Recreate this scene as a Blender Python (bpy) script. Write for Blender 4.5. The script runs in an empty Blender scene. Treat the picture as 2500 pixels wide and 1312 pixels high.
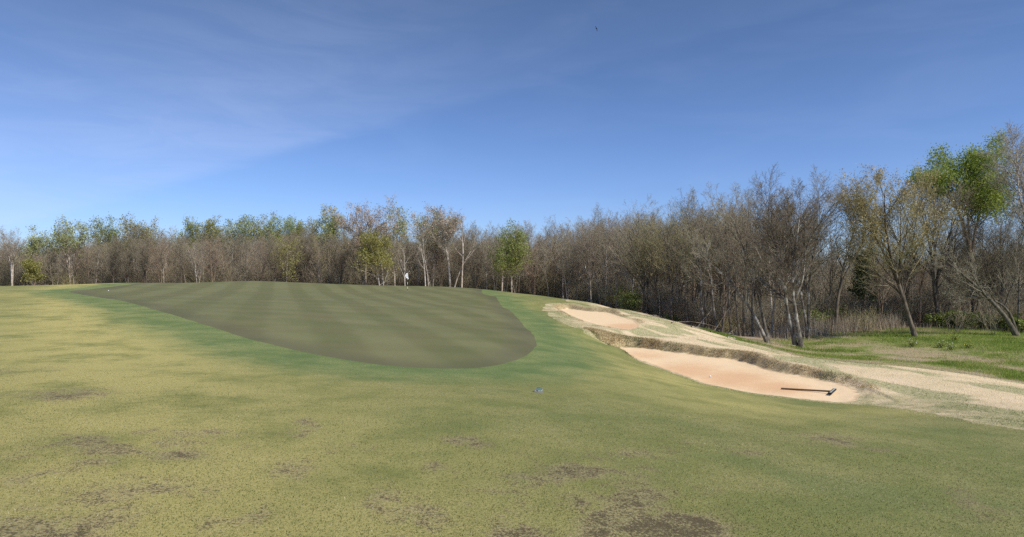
import bpy, math, random
import numpy as np

# ------------------------------------------------------------------ camera, sky, sun, exposure
sc = bpy.context.scene
COL = sc.collection
PW, PH, F, HZ = 2500.0, 1312.0, 1490.0, 680.0      # photo size, focal length and horizon row in photo pixels
cam_d = bpy.data.cameras.new('camera')
cam = bpy.data.objects.new('camera', cam_d)
COL.objects.link(cam)
cam_d.sensor_width = 36.0
cam_d.lens = 36.0 * F / PW
cam_d.shift_y = (HZ - PH / 2) / PW
cam_d.clip_start = 0.1
cam_d.clip_end = 3000
cam.location = (0, 0, 0)
cam.rotation_euler = (math.radians(90), 0, 0)
sc.camera = cam

SUN = np.array([0.72, -0.68, 1.12]); SUN /= np.linalg.norm(SUN)
SUN_EL = math.asin(SUN[2]); SUN_ROT = math.atan2(SUN[0], SUN[1])
sun_d = bpy.data.lights.new('sun', 'SUN')
sun_d.energy = 4.2
sun_d.angle = math.radians(0.53)
sun_d.color = (1.0, 0.955, 0.87)
sun = bpy.data.objects.new('sun', sun_d)
COL.objects.link(sun)
from mathutils import Vector
sun.rotation_euler = Vector((-SUN[0], -SUN[1], -SUN[2])).to_track_quat('-Z', 'Y').to_euler()
sun.location = (60, -30, 80)

sc.view_settings.view_transform = 'Standard'
sc.view_settings.look = 'None'
sc.view_settings.gamma = 1.0
sc.view_settings.use_curve_mapping = False
sc.view_settings.exposure = 0.22
sc.render.engine = 'CYCLES'
sc.cycles.use_denoising = False
sc.cycles.max_bounces = 5
sc.cycles.diffuse_bounces = 3
sc.cycles.transparent_max_bounces = 8


class NT:
    """small helper for node trees"""
    def __init__(self, tree):
        self.t = tree; self.n = tree.nodes; self.l = tree.links
    def put(self, sock, v):
        if v is None: return
        if isinstance(v, bpy.types.NodeSocket): self.l.new(v, sock)
        elif isinstance(v, (tuple, list)):
            if len(v) == 3 and sock.type == 'RGBA': v = (*v, 1)
            sock.default_value = v
        else: sock.default_value = v
    def math(self, op, a, b=None, clamp=False):
        n = self.n.new('ShaderNodeMath'); n.operation = op; n.use_clamp = clamp
        self.put(n.inputs[0], a); self.put(n.inputs[1], b); return n.outputs[0]
    def mix(self, f, a, b, mode='MIX'):
        n = self.n.new('ShaderNodeMix'); n.data_type = 'RGBA'; n.blend_type = mode; n.clamp_factor = True
        self.put(n.inputs['Factor'], f)
        A = [s for s in n.inputs if s.type == 'RGBA']; self.put(A[0], a); self.put(A[1], b)
        return [s for s in n.outputs if s.type == 'RGBA'][0]
    def rng(self, v, a, b, c=0.0, d=1.0):
        n = self.n.new('ShaderNodeMapRange'); n.interpolation_type = 'SMOOTHSTEP'
        for i, x in enumerate((v, a, b, c, d)): self.put(n.inputs[i], x)
        return n.outputs[0]
    def noise(self, vec, scale, detail=3, rough=0.55, dist=0.0):
        n = self.n.new('ShaderNodeTexNoise'); self.put(n.inputs['Vector'], vec)
        n.inputs['Scale'].default_value = scale; n.inputs['Detail'].default_value = detail
        n.inputs['Roughness'].default_value = rough; n.inputs['Distortion'].default_value = dist
        return n.outputs[0]
    def attr(self, name):
        n = self.n.new('ShaderNodeAttribute'); n.attribute_name = name; return n.outputs['Fac']
    def vmul(self, vec, s):
        n = self.n.new('ShaderNodeVectorMath'); n.operation = 'MULTIPLY'
        self.put(n.inputs[0], vec); n.inputs[1].default_value = s; return n.outputs[0]
    def dot(self, vec, s):
        n = self.n.new('ShaderNodeVectorMath'); n.operation = 'DOT_PRODUCT'
        self.put(n.inputs[0], vec); n.inputs[1].default_value = s; return n.outputs['Value']


world = bpy.data.worlds.new('World'); sc.world = world; world.use_nodes = True
wt = NT(world.node_tree); wt.n.clear()
sky = wt.n.new('ShaderNodeTexSky'); sky.sky_type = 'NISHITA'; sky.sun_disc = False
sky.sun_elevation = SUN_EL; sky.sun_rotation = SUN_ROT
sky.altitude = 300; sky.air_density = 1.0; sky.dust_density = 0.6; sky.ozone_density = 3.0
gen = wt.n.new('ShaderNodeTexCoord').outputs['Generated']
# a thin cirrus veil whose sharp lower edge runs across the sky; it is part of the sky itself
def pdir(px, py):
    v = np.array([(px - PW / 2) / F, 1.0, (HZ - py) / F]); return v / np.linalg.norm(v)
cn = np.cross(pdir(200, 515), pdir(1010, 295)); cn /= np.linalg.norm(cn)
if cn[2] < 0: cn = -cn
nz = wt.math('SUBTRACT', wt.noise(wt.vmul(gen, (3.0, 3.0, 16.0)), 3.0, 4, 0.6, 0.4), 0.5)
d = wt.math('ADD', wt.dot(gen, tuple(cn)), wt.math('MULTIPLY', nz, 0.022))
veil = wt.math('MULTIPLY', wt.rng(d, -0.006, 0.017), wt.rng(d, 0.36, 0.03))
side = wt.rng(wt.dot(gen, (1, 0, 0)), 0.08, -0.5)
veil = wt.math('MULTIPLY', veil, wt.math('ADD', wt.math('MULTIPLY', side, 0.85), 0.15))
streak = wt.rng(wt.noise(wt.vmul(gen, (2.0, 2.0, 9.0)), 2.6, 5, 0.6, 0.8), 0.32, 0.72)
veil = wt.math('MULTIPLY', veil, wt.math('ADD', wt.math('MULTIPLY', streak, 0.55), 0.55))
low = wt.math('MULTIPLY', wt.rng(wt.noise(wt.vmul(gen, (1.5, 1.5, 7.0)), 2.0, 4, 0.6, 0.5), 0.42, 0.8), 0.045)
cfac = wt.math('ADD', wt.math('MULTIPLY', veil, 0.19), low)
elev = wt.dot(gen, (0, 0, 1))
tint = wt.mix(1.0, sky.outputs[0], wt.mix(wt.rng(elev, .04, .46), (.90, 1.06, 1.48, 1), (.78, .88, 1.08, 1)), 'MULTIPLY')
skyc = wt.mix(cfac, tint, (7.2, 8.2, 11.0, 1))
bg = wt.n.new('ShaderNodeBackground'); bg.inputs['Strength'].default_value = 0.085
wo = wt.n.new('ShaderNodeOutputWorld')
wt.l.new(skyc, bg.inputs['Color']); wt.l.new(bg.outputs[0], wo.inputs['Surface'])

# ------------------------------------------------------------------ helpers
rng = np.random.default_rng(11)
random.seed(5)

def tag(o, label=None, cat=None, group=None, kind=None):
    if label: o['label'] = label
    if cat: o['category'] = cat
    if group: o['group'] = group
    if kind: o['kind'] = kind
    return o

def link(name, data, parent=None, loc=None):
    o = bpy.data.objects.new(name, data); COL.objects.link(o)
    if parent is not None: o.parent = parent
    if loc is not None: o.location = tuple(float(v) for v in loc)
    return o

def np_mesh(name, V, quads=None, tris=None, smooth=True, attrs=None, mat=None):
    V = np.asarray(V, np.float32)
    me = bpy.data.meshes.new(name)
    idx, starts, p = [], [], 0
    if quads is not None and len(quads):
        idx.append(np.asarray(quads, np.int32).ravel()); starts.append(np.arange(len(quads)) * 4); p = len(quads) * 4
    if tris is not None and len(tris):
        idx.append(np.asarray(tris, np.int32).ravel()); starts.append(p + np.arange(len(tris)) * 3)
    idx = np.concatenate(idx).astype(np.int32); starts = np.concatenate(starts).astype(np.int32)
    me.vertices.add(len(V)); me.vertices.foreach_set('co', V.ravel())
    me.loops.add(len(idx)); me.loops.foreach_set('vertex_index', idx)
    me.polygons.add(len(starts)); me.polygons.foreach_set('loop_start', starts)
    me.polygons.foreach_set('use_smooth', np.full(len(starts), smooth))
    for k, a in (attrs or {}).items():
        at = me.attributes.new(k, 'FLOAT', 'POINT'); at.data.foreach_set('value', np.asarray(a, np.float32))
    me.update(calc_edges=True); me.validate()
    if mat: me.materials.append(mat)
    return me

def hash2(ix, iy, seed):
    h = (ix.astype(np.int64) * 374761393 + iy.astype(np.int64) * 668265263 + seed * 1442695041) & 0x7fffffff
    h = ((h ^ (h >> 13)) * 1274126177) & 0x7fffffff
    return ((h ^ (h >> 16)) & 0xffffff) / float(0xffffff)

def vnoise(x, y, scale, seed=0):
    x = np.asarray(x) * scale; y = np.asarray(y) * scale
    ix = np.floor(x); iy = np.floor(y); fx = x - ix; fy = y - iy
    fx = fx * fx * (3 - 2 * fx); fy = fy * fy * (3 - 2 * fy)
    a = hash2(ix, iy, seed); b = hash2(ix + 1, iy, seed); c = hash2(ix, iy + 1, seed); d_ = hash2(ix + 1, iy + 1, seed)
    return (a * (1 - fx) + b * fx) * (1 - fy) + (c * (1 - fx) + d_ * fx) * fy

def fbm(x, y, scale, seed=0, o=3):
    s = 0; w = 1; tot = 0
    for i in range(o):
        s = s + w * vnoise(x, y, scale * 2 ** i, seed + i * 17); tot += w; w *= 0.5
    return s / tot

def sstep(x, a, b):
    t = np.clip((x - a) / (b - a), 0, 1); return t * t * (3 - 2 * t)

# ------------------------------------------------------------------ terrain: thin plate through surveyed points (x, y, z; eye = 0)
def px3(px, py, d): return ((px - PW / 2) / F * d, d, (HZ - py) / F * d)
CTRL = [px3(*p) for p in [
    (0, 1312, 3.6), (600, 1312, 3.8), (1250, 1312, 3.95), (1900, 1312, 4.2), (2500, 1312, 4.6),
    (0, 1100, 5.3), (1250, 1100, 6.0), (2000, 1100, 7.0), (2500, 1100, 8.2),
    (0, 1000, 6.9), (600, 1000, 7.4), (1250, 1000, 8.2), (1700, 1000, 10.3), (2100, 1015, 12.0), (2500, 1050, 9.9),
    (2500, 1000, 12.5), (2300, 1000, 13.0), (2350, 950, 15.6),
    (1250, 955, 10.0), (1500, 950, 11.7), (1500, 900, 15.6), (1497, 872, 20.0), (1650, 945, 13.6), (1850, 990, 12.4),
    (1497, 852, 26.4), (1560, 882, 22.4), (1640, 910, 19.75), (1720, 938, 17.6), (1800, 955, 16.5), (1880, 968, 15.8), (1950, 976, 15.35), (2020, 983, 15.0), (2090, 985, 14.9), (2120, 965, 15.6),
    (1440, 812, 27.2), (1500, 825, 27.3), (1600, 832, 26.5), (1680, 843, 25.0), (1760, 855, 23.7), (1850, 868, 21.7), (1900, 880, 20.7), (1960, 893, 19.6), (2030, 912, 18.4), (2095, 940, 16.9),
    (1560, 815, 28.5), (1650, 818, 30.0), (1560, 800, 31.2), (1700, 825, 28.5),
    (1100, 900, 13.0), (600, 825, 16.5), (800, 870, 13.9), (1310, 850, 18.5), (1215, 760, 36), (1210, 730, 52), (1170, 708, 66),
    (440, 775, 21), (300, 735, 29), (150, 712, 40), (995, 711, 65), (1000, 800, 22), (1000, 750, 35), (700, 750, 30), (700, 710, 55),
    (640, 688, 72), (540, 692, 71), (300, 691, 52), (400, 693, 60), (470, 696, 66), (760, 693, 76), (870, 697, 78), (1000, 699, 78), (1090, 701, 77), (1170, 706, 75), (1250, 715, 70), (1350, 727, 60),
    (1450, 741, 52), (1530, 757, 45), (1600, 775, 40), (1700, 805, 34), (1800, 835, 30), (1880, 858, 27.3), (1960, 875, 24.5), (2100, 888, 21.6), (2200, 895, 20.3), (2300, 908, 18.6), (2500, 945, 16.0),
    (200, 697, 54), (100, 700, 58), (0, 706, 42), (0, 740, 27), (0, 800, 17.5), (0, 900, 10.4), (400, 900, 10.8), (400, 800, 18), (200, 740, 27), (800, 950, 9.4), (1250, 800, 27),
    (1368, 759, 46), (1400, 777, 37.6), (1450, 794, 32), (1530, 808, 28.8), (1562, 800, 30.3), (1350, 790, 30), (1300, 760, 40), (1450, 832, 24.2), (1400, 800, 29),
    (1340, 744, 48.5), (1400, 749, 48.0), (1450, 753, 45.8), (1490, 757, 43.6), (1545, 778, 36.3), (1572, 790, 32.6)]]
CTRL += [(22, 20, -3.9), (20, 23.8, -4), (18.5, 29, -4), (15.4, 32.5, -4), (15.2, 41, -4), (24, 36, -4), (30, 25, -4), (40, 40, -4), (26, 48, -4), (13, 50, -4), (12, 58, -4), (18, 14, -3.5), (30, 10, -3.8), (60, 30, -4),
         (40, 70, -4), (11, 66, -3.9), (8, 85, -3.6), (0, 100, -3.2), (-20, 100, -3.0), (-40, 100, -2.6), (-36, 70, -1.4), (-44, 66, -1.3), (-60, 78, -1.8), (-85, 80, -1.7), (-95, 110, -2.3), (-130, 130, -2.2), (-50, 150, -3), (20, 150, -4), (80, 110, -4),
         (0, 0, -1.66), (0, -10, -1.6), (-10, 0, -1.35), (10, 0, -2.2), (20, 0, -2.9), (0, -60, -1.5), (-60, 0, -0.9), (-50, 40, -0.6), (60, -20, -3.5), (-200, 50, -1.5), (200, 60, -4), (-200, 220, -2.5), (0, 260, -3.5), (200, 220, -4), (0, -250, -2), (-220, -150, -1.5), (220, -150, -3)]
CTRL = np.array(CTRL)
def tps_k(r2): return 0.5 * r2 * np.log(r2 + 1e-9)
def _solve():
    X = CTRL[:, :2] / 30.0; n = len(X)
    K = tps_k(((X[:, None] - X[None]) ** 2).sum(-1)) + np.eye(n) * 2e-5
    Pm = np.c_[np.ones(n), X]
    A = np.block([[K, Pm], [Pm.T, np.zeros((3, 3))]])
    return X, np.linalg.solve(A, np.r_[CTRL[:, 2], 0, 0, 0])
TX, TW = _solve()
def base_h(x, y):
    x = np.asarray(x, float); y = np.asarray(y, float); sh = x.shape
    Q = np.c_[x.ravel(), y.ravel()] / 30.0; out = np.empty(len(Q))
    for i in range(0, len(Q), 20000):
        q = Q[i:i + 20000]
        out[i:i + 20000] = tps_k(((q[:, None] - TX[None]) ** 2).sum(-1)) @ TW[:-3] + TW[-3] + q @ TW[-2:]
    r = np.hypot(x, y).ravel()
    out = out + (-3.0 - out) * sstep(r, 150, 260)
    return out.reshape(sh)

def hit(px, py, d0=3.0, d1=170.0):
    """where the line of sight through a photo pixel meets the ground"""
    dd = np.geomspace(d0, d1, 900); u = (px - PW / 2) / F; v = (HZ - py) / F
    h = base_h(u * dd, dd); b = np.nonzero(v * dd < h)[0]
    if not len(b): return (u * d1, d1)
    i = max(b[0], 1); a0 = v * dd[i - 1] - h[i - 1]; a1 = v * dd[i] - h[i]
    t = a0 / (a0 - a1 + 1e-12); D = dd[i - 1] + t * (dd[i] - dd[i - 1]); return (u * D, D)

SZ1, SZ2 = -3.08, -2.47
def plane_hit(px, py, z):
    D = z / ((HZ - py) / F); return ((px - PW / 2) / F * D, D)
def smooth_closed(P, n=4):
    P = np.array(P, float)
    for _ in range(n):
        Q = np.empty((len(P) * 2, 2)); N = np.roll(P, -1, 0); Q[0::2] = .75 * P + .25 * N; Q[1::2] = .25 * P + .75 * N; P = Q
        if len(P) > 400: break
    return P
SAND1 = smooth_closed([plane_hit(x, y, SZ1) for x, y in [(1494, 852), (1560, 881), (1600, 896), (1640, 910), (1680, 925), (1720, 938), (1760, 947), (1800, 956), (1880, 968), (1950, 976), (2020, 983), (2082, 987), (2096, 978), (2098, 963), (2082, 949), (2040, 938), (2000, 930), (1960, 922), (1900, 912), (1860, 902), (1820, 887), (1790, 881), (1760, 878), (1720, 874), (1680, 867), (1640, 863), (1600, 857), (1560, 852), (1530, 851)]], 3)
SAND2 = smooth_closed([plane_hit(x, y, SZ2) for x, y in [(1362, 757), (1380, 766), (1400, 775), (1425, 785), (1450, 793), (1490, 802), (1530, 807), (1555, 804), (1562, 795), (1552, 787), (1535, 780), (1515, 774), (1500, 771), (1490, 765), (1465, 763), (1440, 762), (1410, 758), (1385, 755)]], 3)
GREEN = [hit(*p) for p in [(185, 709), (160, 711.5), (215, 722), (300, 735), (370, 754), (440, 775), (520, 800), (600, 826), (700, 851), (800, 871), (900, 888), (1000, 898), (1100, 901), (1180, 899), (1250, 884), (1295, 864), (1313, 842), (1300, 815), (1275, 788), (1240, 755), (1215, 733), (1212, 724), (1192, 722), (1172, 716)]]
GREEN += [(-3.6, 80), (-15, 82), (-26, 78), (-33, 73), (-36, 68)] + [(-34.5, 60)] + [hit(*p) for p in [(318, 696), (290, 698), (255, 703), (215, 707)]]
GREEN = smooth_closed(GREEN, 4)

def sdf(P, x, y):
    x = np.asarray(x, float).ravel(); y = np.asarray(y, float).ravel()
    A = np.asarray(P); B = np.roll(A, -1, 0); best = np.full(len(x), 1e18); ins = np.zeros(len(x), bool)
    for (ax, ay), (bx, by) in zip(A, B):
        ex, ey = bx - ax, by - ay
        t = np.clip(((x - ax) * ex + (y - ay) * ey) / (ex * ex + ey * ey + 1e-12), 0, 1)
        best = np.minimum(best, (x - ax - t * ex) ** 2 + (y - ay - t * ey) ** 2)
        c = ((ay > y) != (by > y)) & (x < (bx - ax) * (y - ay) / (by - ay + 1e-12) + ax)
        ins ^= c
    d = np.sqrt(best); return np.where(ins, -d, d)
def sdf_near(P, x, y, m=6.0):
    x = np.asarray(x, float).ravel(); y = np.asarray(y, float).ravel(); A = np.asarray(P)
    o = np.full(len(x), m)
    k = (x > A[:, 0].min() - m) & (x < A[:, 0].max() + m) & (y > A[:, 1].min() - m) & (y < A[:, 1].max() + m)
    o[k] = np.minimum(sdf(P, x[k], y[k]), m); return o

def height(x, y, s1=None, s2=None):
    x = np.asarray(x, float); y = np.asarray(y, float)
    h = base_h(x, y)
    for P, z, s in ((SAND1, SZ1, s1), (SAND2, SZ2, s2)):
        if s is None: s = sdf_near(P, x, y).reshape(x.shape)
        s = s + 0.14 * (vnoise(x, y, 2.2, 3) - .5) + .08 * (vnoise(x, y, 6.0, 4) - .5)
        zs = z + 0.03 * (vnoise(x, y, .9, 8) - .5) + 0.03 * sstep(s, -.5, 0)
        w = sstep(s, -0.02, 0.34)
        lip = 0.05 * sstep(s, .1, .4) * (1 - sstep(s, .4, 1.1)) * (h - z > .12)
        h = zs * (1 - w) + (h + lip) * w
    return h

RIDGE_PX = [(1250, 715), (1350, 727), (1450, 741), (1530, 757), (1600, 775), (1700, 805), (1800, 835), (1880, 858), (1960, 875), (2100, 888), (2200, 895), (2300, 908), (2500, 945)]
RIDGE_D = [70, 60, 52, 45, 40, 34, 30, 27.3, 24.5, 21.6, 20.3, 18.6, 16.0]
RIDGE = [((px - PW / 2) / F * d_ + .9, d_ + 1.2) for (px, py), d_ in zip(RIDGE_PX, RIDGE_D)]
# the mown fairway (with the green and the apron inside it)
FAIR = [(-400, -400), (400, -400), (60, -2), (14, 7.5)] + [hit(*p) for p in [(2500, 1050), (2400, 1034), (2300, 1016), (2200, 1000), (2120, 990)]] + \
       [plane_hit(*p, SZ1 + .02) for p in [(2082, 989), (2020, 985), (1950, 978), (1880, 970), (1800, 958), (1720, 940), (1640, 912), (1560, 883), (1494, 854)]] + \
       [hit(*p) for p in [(1470, 838), (1430, 815), (1390, 797), (1345, 775), (1325, 752), (1330, 742), (1400, 740), (1440, 748), (1500, 755), (1520, 757), (1430, 744), (1380, 736)]] + \
       [(5.5, 61.5), (3, 67), (-1, 77), (-4, 81.5), (-20, 85), (-36, 78), (-48, 66), (-70, 64), (-400, 90)]
# everything beyond the mound: the flat floor of the wood and the meadow before it
FLOOR = [(400, -20), (60, 4), (22, 9), (14.9, 14.6)] + RIDGE[::-1] + [(2, 76), (-4, 87), (-20, 90), (-36, 84), (-48, 72), (-70, 70), (-400, 98), (-400, 500), (400, 500)]

# polar grid, finest where the picture looks
u = np.linspace(-0.93, 0.93, 500); az = np.concatenate([np.arctan(u), np.linspace(math.atan(.93), 2 * math.pi - math.atan(.93), 62)[1:-1]])
rr = np.concatenate([np.geomspace(.6, 2.6, 8)[:-1], np.geomspace(2.6, 12, 84)[:-1], np.geomspace(12, 55, 215)[:-1], np.geomspace(55, 125, 62)[:-1], np.geomspace(125, 900, 26)])
NA, NR = len(az), len(rr)
gx = np.outer(rr, np.sin(az)); gy = np.outer(rr, np.cos(az))
s1 = sdf_near(SAND1, gx, gy); s2 = sdf_near(SAND2, gx, gy)
gz = height(gx.ravel(), gy.ravel(), s1, s2)
ii = np.arange(NR - 1)[:, None] * NA; jj = np.arange(NA)[None]; jn = (jj + 1) % NA
Q = np.stack([ii + jj, ii + jn, ii + NA + jn, ii + NA + jj], -1).reshape(-1, 4)[:, ::-1]
T = np.concatenate([Q[:, [0, 1, 2]], Q[:, [0, 2, 3]]])
V0 = np.c_[gx.ravel(), gy.ravel(), gz]
cidx = len(V0); V0 = np.r_[V0, [[0, 0, float(height(np.array([0.]), np.array([0.]))[0])]]]
T = np.r_[T, np.c_[np.full(NA, cidx), (np.arange(NA) + 1) % NA, np.arange(NA)]]
s1 = np.r_[s1, 6]; s2 = np.r_[s2, 6]
vx, vy = V0[:, 0], V0[:, 1]
sg = sdf(GREEN, vx, vy); sfw = sdf(FAIR, vx, vy); sfl = sdf(FLOOR, vx, vy)
edge = (fbm(vx, vy, 1.3, 21) - .5)
sg = sg + 0.10 * edge
sfw = np.clip(sfw, -30, 30) + .5 * edge * sstep(np.abs(s1), .1, 1.2)
sfl = np.clip(sfl, -30, 30) + 1.2 * edge
# worn spots on the fairway: centre and half size in photo pixels, turned into world ellipses
WORN = [(190, 965, 60, 12, .8), (310, 1080, 100, 30, .7), (405, 1120, 55, 35, .9), (535, 1065, 50, 20, .7), (735, 1048, 24, 18, .9), (885, 1090, 45, 12, .7), (1135, 1079, 36, 9, 1.1), (105, 1180, 60, 24, .8),
        (1650, 1290, 85, 45, 1.5), (1510, 1195, 70, 50, 1.0), (1470, 1285, 45, 45, 1.0), (1310, 1158, 65, 15, .8), (940, 1220, 30, 20, .6), (990, 1275, 60, 40, .8), (1200, 1255, 65, 25, .8), (100, 1295, 140, 45, .8),
        (1690, 1095, 42, 14, .7), (2060, 1080, 65, 10, .8), (1830, 1100, 32, 11, .6), (720, 1150, 40, 20, .5), (330, 1205, 90, 30, .6), (60, 905, 55, 8, .5), (30, 960, 45, 10, .6), (2400, 1230, 60, 30, .5), (1400, 1120, 120, 10, .5),
        (2070, 1065, 30, 7, .7), (1780, 1190, 90, 14, .5), (580, 1260, 60, 30, .6), (1080, 1140, 30, 10, .6), (1250, 1300, 70, 20, .8), (2200, 1290, 60, 18, .4), (240, 1130, 40, 14, .6), (1440, 1150, 100, 26, .8), (1530, 1130, 60, 26, .7), (1560, 1235, 60, 40, .9), (470, 1180, 70, 22, .6), (880, 1190, 60, 18, .55), (170, 1235, 80, 22, .6), (620, 1130, 60, 16, .5), (1250, 1195, 50, 18, .6), (30, 1100, 60, 18, .5)]
def straw_pat(x, y): return fbm(x * 1.5 + .25 * y, y * .62, .62, 61, 4)
def worn_at(vx, vy):
    worn = np.zeros(len(vx))
    for px, py, rx, ry, a in WORN:
        cx, cy = hit(px, py); d_ = cy; ax = rx / F * d_
        ay = abs(hit(px, py - ry)[1] - hit(px, min(py + ry, 1330), 2.5)[1]) / 2
        ax *= 1.5; ay *= 1.6
        ux, uy = cx / math.hypot(cx, cy), cy / math.hypot(cx, cy)
        dx, dy = vx - cx, vy - cy; lo = dx * ux + dy * uy; la = dx * uy - dy * ux
        wob = sstep(fbm(vx + cx * 7, vy, 2.6, 41, 4), .3, .72) * 1.25
        worn = np.maximum(worn, a * wob * np.exp(-((lo / ay) ** 2 + (la / ax) ** 2) * .8))
    return worn
worn = worn_at(vx, vy)
# pale, drier turf: on the left shoulder and beside the lower bunker
dry = np.zeros(len(V0))
for px, py, rx, ry, a in [(250, 694, 90, 5, 1.7), (170, 702, 60, 8, 1.4), (1480, 810, 60, 12, .5), (1640, 930, 190, 26, .95), (1800, 985, 230, 24, .8), (1480, 870, 60, 20, .5), (2150, 1005, 160, 12, .6), (120, 760, 330, 45, .75), (300, 700, 160, 8, .9), (60, 850, 250, 40, .45), (500, 860, 130, 22, .4), (1250, 742, 40, 14, .5), (60, 720, 200, 14, .8), (1000, 985, 200, 12, .35), (1380, 800, 50, 20, .4), (450, 1010, 180, 20, .25)]:
    cx, cy = hit(px, py); ax = rx / F * cy
    ay = abs(hit(px, py - ry)[1] - hit(px, py + ry)[1]) / 2
    ux, uy = cx / math.hypot(cx, cy), cy / math.hypot(cx, cy)
    dx, dy = vx - cx, vy - cy; lo = dx * ux + dy * uy; la = dx * uy - dy * ux
    dry = np.maximum(dry, a * np.exp(-((lo / ay) ** 2 + (la / ax) ** 2) * .8))
# lush meadow grass and bare litter beyond the mound
MEADOW = smooth_closed([(10.8, 32), (12.5, 37), (16, 39), (20, 41), (24, 43.5), (30, 44.5), (38, 45), (60, 43), (70, 20), (40, 12), (22, 15), (17, 23)], 2)
mead = sdf(MEADOW, vx, vy)
bh = base_h(vx, vy)
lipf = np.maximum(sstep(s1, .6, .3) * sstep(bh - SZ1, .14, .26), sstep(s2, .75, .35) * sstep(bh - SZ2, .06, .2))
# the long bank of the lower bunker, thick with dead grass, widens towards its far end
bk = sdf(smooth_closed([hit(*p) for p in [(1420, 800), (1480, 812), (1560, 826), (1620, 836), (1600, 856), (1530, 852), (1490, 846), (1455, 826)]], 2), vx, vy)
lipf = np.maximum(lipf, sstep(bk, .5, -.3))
damp = np.zeros(len(V0))
for px, py, rx, ry, a, z in [(1680, 905, 90, 22, .9, SZ1), (1790, 925, 90, 24, 1, SZ1), (1890, 945, 80, 18, 1, SZ1), (1570, 868, 60, 10, .7, SZ1), (1525, 798, 50, 9, .9, SZ2)]:
    cx, cy = plane_hit(px, py, z); ax = rx / F * cy
    ay = abs(plane_hit(px, py - ry, z)[1] - plane_hit(px, py + ry, z)[1]) / 2
    ux, uy = cx / math.hypot(cx, cy), cy / math.hypot(cx, cy)
    dx, dy = vx - cx, vy - cy; lo = dx * ux + dy * uy; la = dx * uy - dy * ux
    damp = np.maximum(damp, a * np.exp(-((lo / ay) ** 2 + (la / ax) ** 2) * .7))
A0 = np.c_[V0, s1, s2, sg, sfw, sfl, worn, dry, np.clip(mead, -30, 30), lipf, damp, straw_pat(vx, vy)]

def split(A, T, c):
    s = A[:, c]; sv = s[T] < 0; k = sv.sum(1)
    TI, TO = [T[k == 3]], [T[k == 0]]
    m = (k == 1) | (k == 2); M = T[m]; mv = sv[m]; lone_in = mv.sum(1) == 1
    lone = np.where(lone_in, np.argmax(mv, 1), np.argmin(mv, 1))
    R = np.stack([M[np.arange(len(M)), (lone + q) % 3] for q in range(3)], 1)
    E = np.r_[R[:, [0, 1]], R[:, [0, 2]]]; E.sort(axis=1)
    key, inv = np.unique(E[:, 0].astype(np.int64) * len(A) + E[:, 1], return_inverse=True)
    e0 = key // len(A); e1 = key % len(A); t = (s[e0] / (s[e0] - s[e1]))[:, None]
    N = A[e0] * (1 - t) + A[e1] * t; N[:, c] = 0
    base = len(A); A = np.r_[A, N]; inv = inv.ravel() + base
    n1, n2 = inv[:len(M)], inv[len(M):]
    lo = np.c_[R[:, 0], n1, n2]; ot = np.r_[np.c_[n1, R[:, 1], R[:, 2]], np.c_[n1, R[:, 2], n2]]; oi = np.r_[lone_in, lone_in]
    TI += [lo[lone_in], ot[~oi]]; TO += [lo[~lone_in], ot[oi]]
    return A, np.concatenate(TI), np.concatenate(TO)

A, T_s1, T = split(A0, T, 3)
A, T_s2, T = split(A, T, 4)
A, T_gr, T = split(A, T, 5)
A, T_fl, T = split(A, T, 7)
A, T_fw, T_ro = split(A, T, 6)

# ------------------------------------------------------------------ ground materials
def new_mat(name, rough=0.9):
    m = bpy.data.materials.new(name); m.use_nodes = True
    t = NT(m.node_tree); b = t.n['Principled BSDF']; b.inputs['Roughness'].default_value = rough
    if 'Specular IOR Level' in b.inputs: b.inputs['Specular IOR Level'].default_value = 0.15
    return m, t, b
def pos(t): return t.n.new('ShaderNodeNewGeometry').outputs['Position']
def bump(t, b, h, strength, dist):
    n = t.n.new('ShaderNodeBump'); n.inputs['Strength'].default_value = strength; n.inputs['Distance'].default_value = dist
    t.l.new(h, n.inputs['Height']); t.l.new(n.outputs[0], b.inputs['Normal'])

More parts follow.
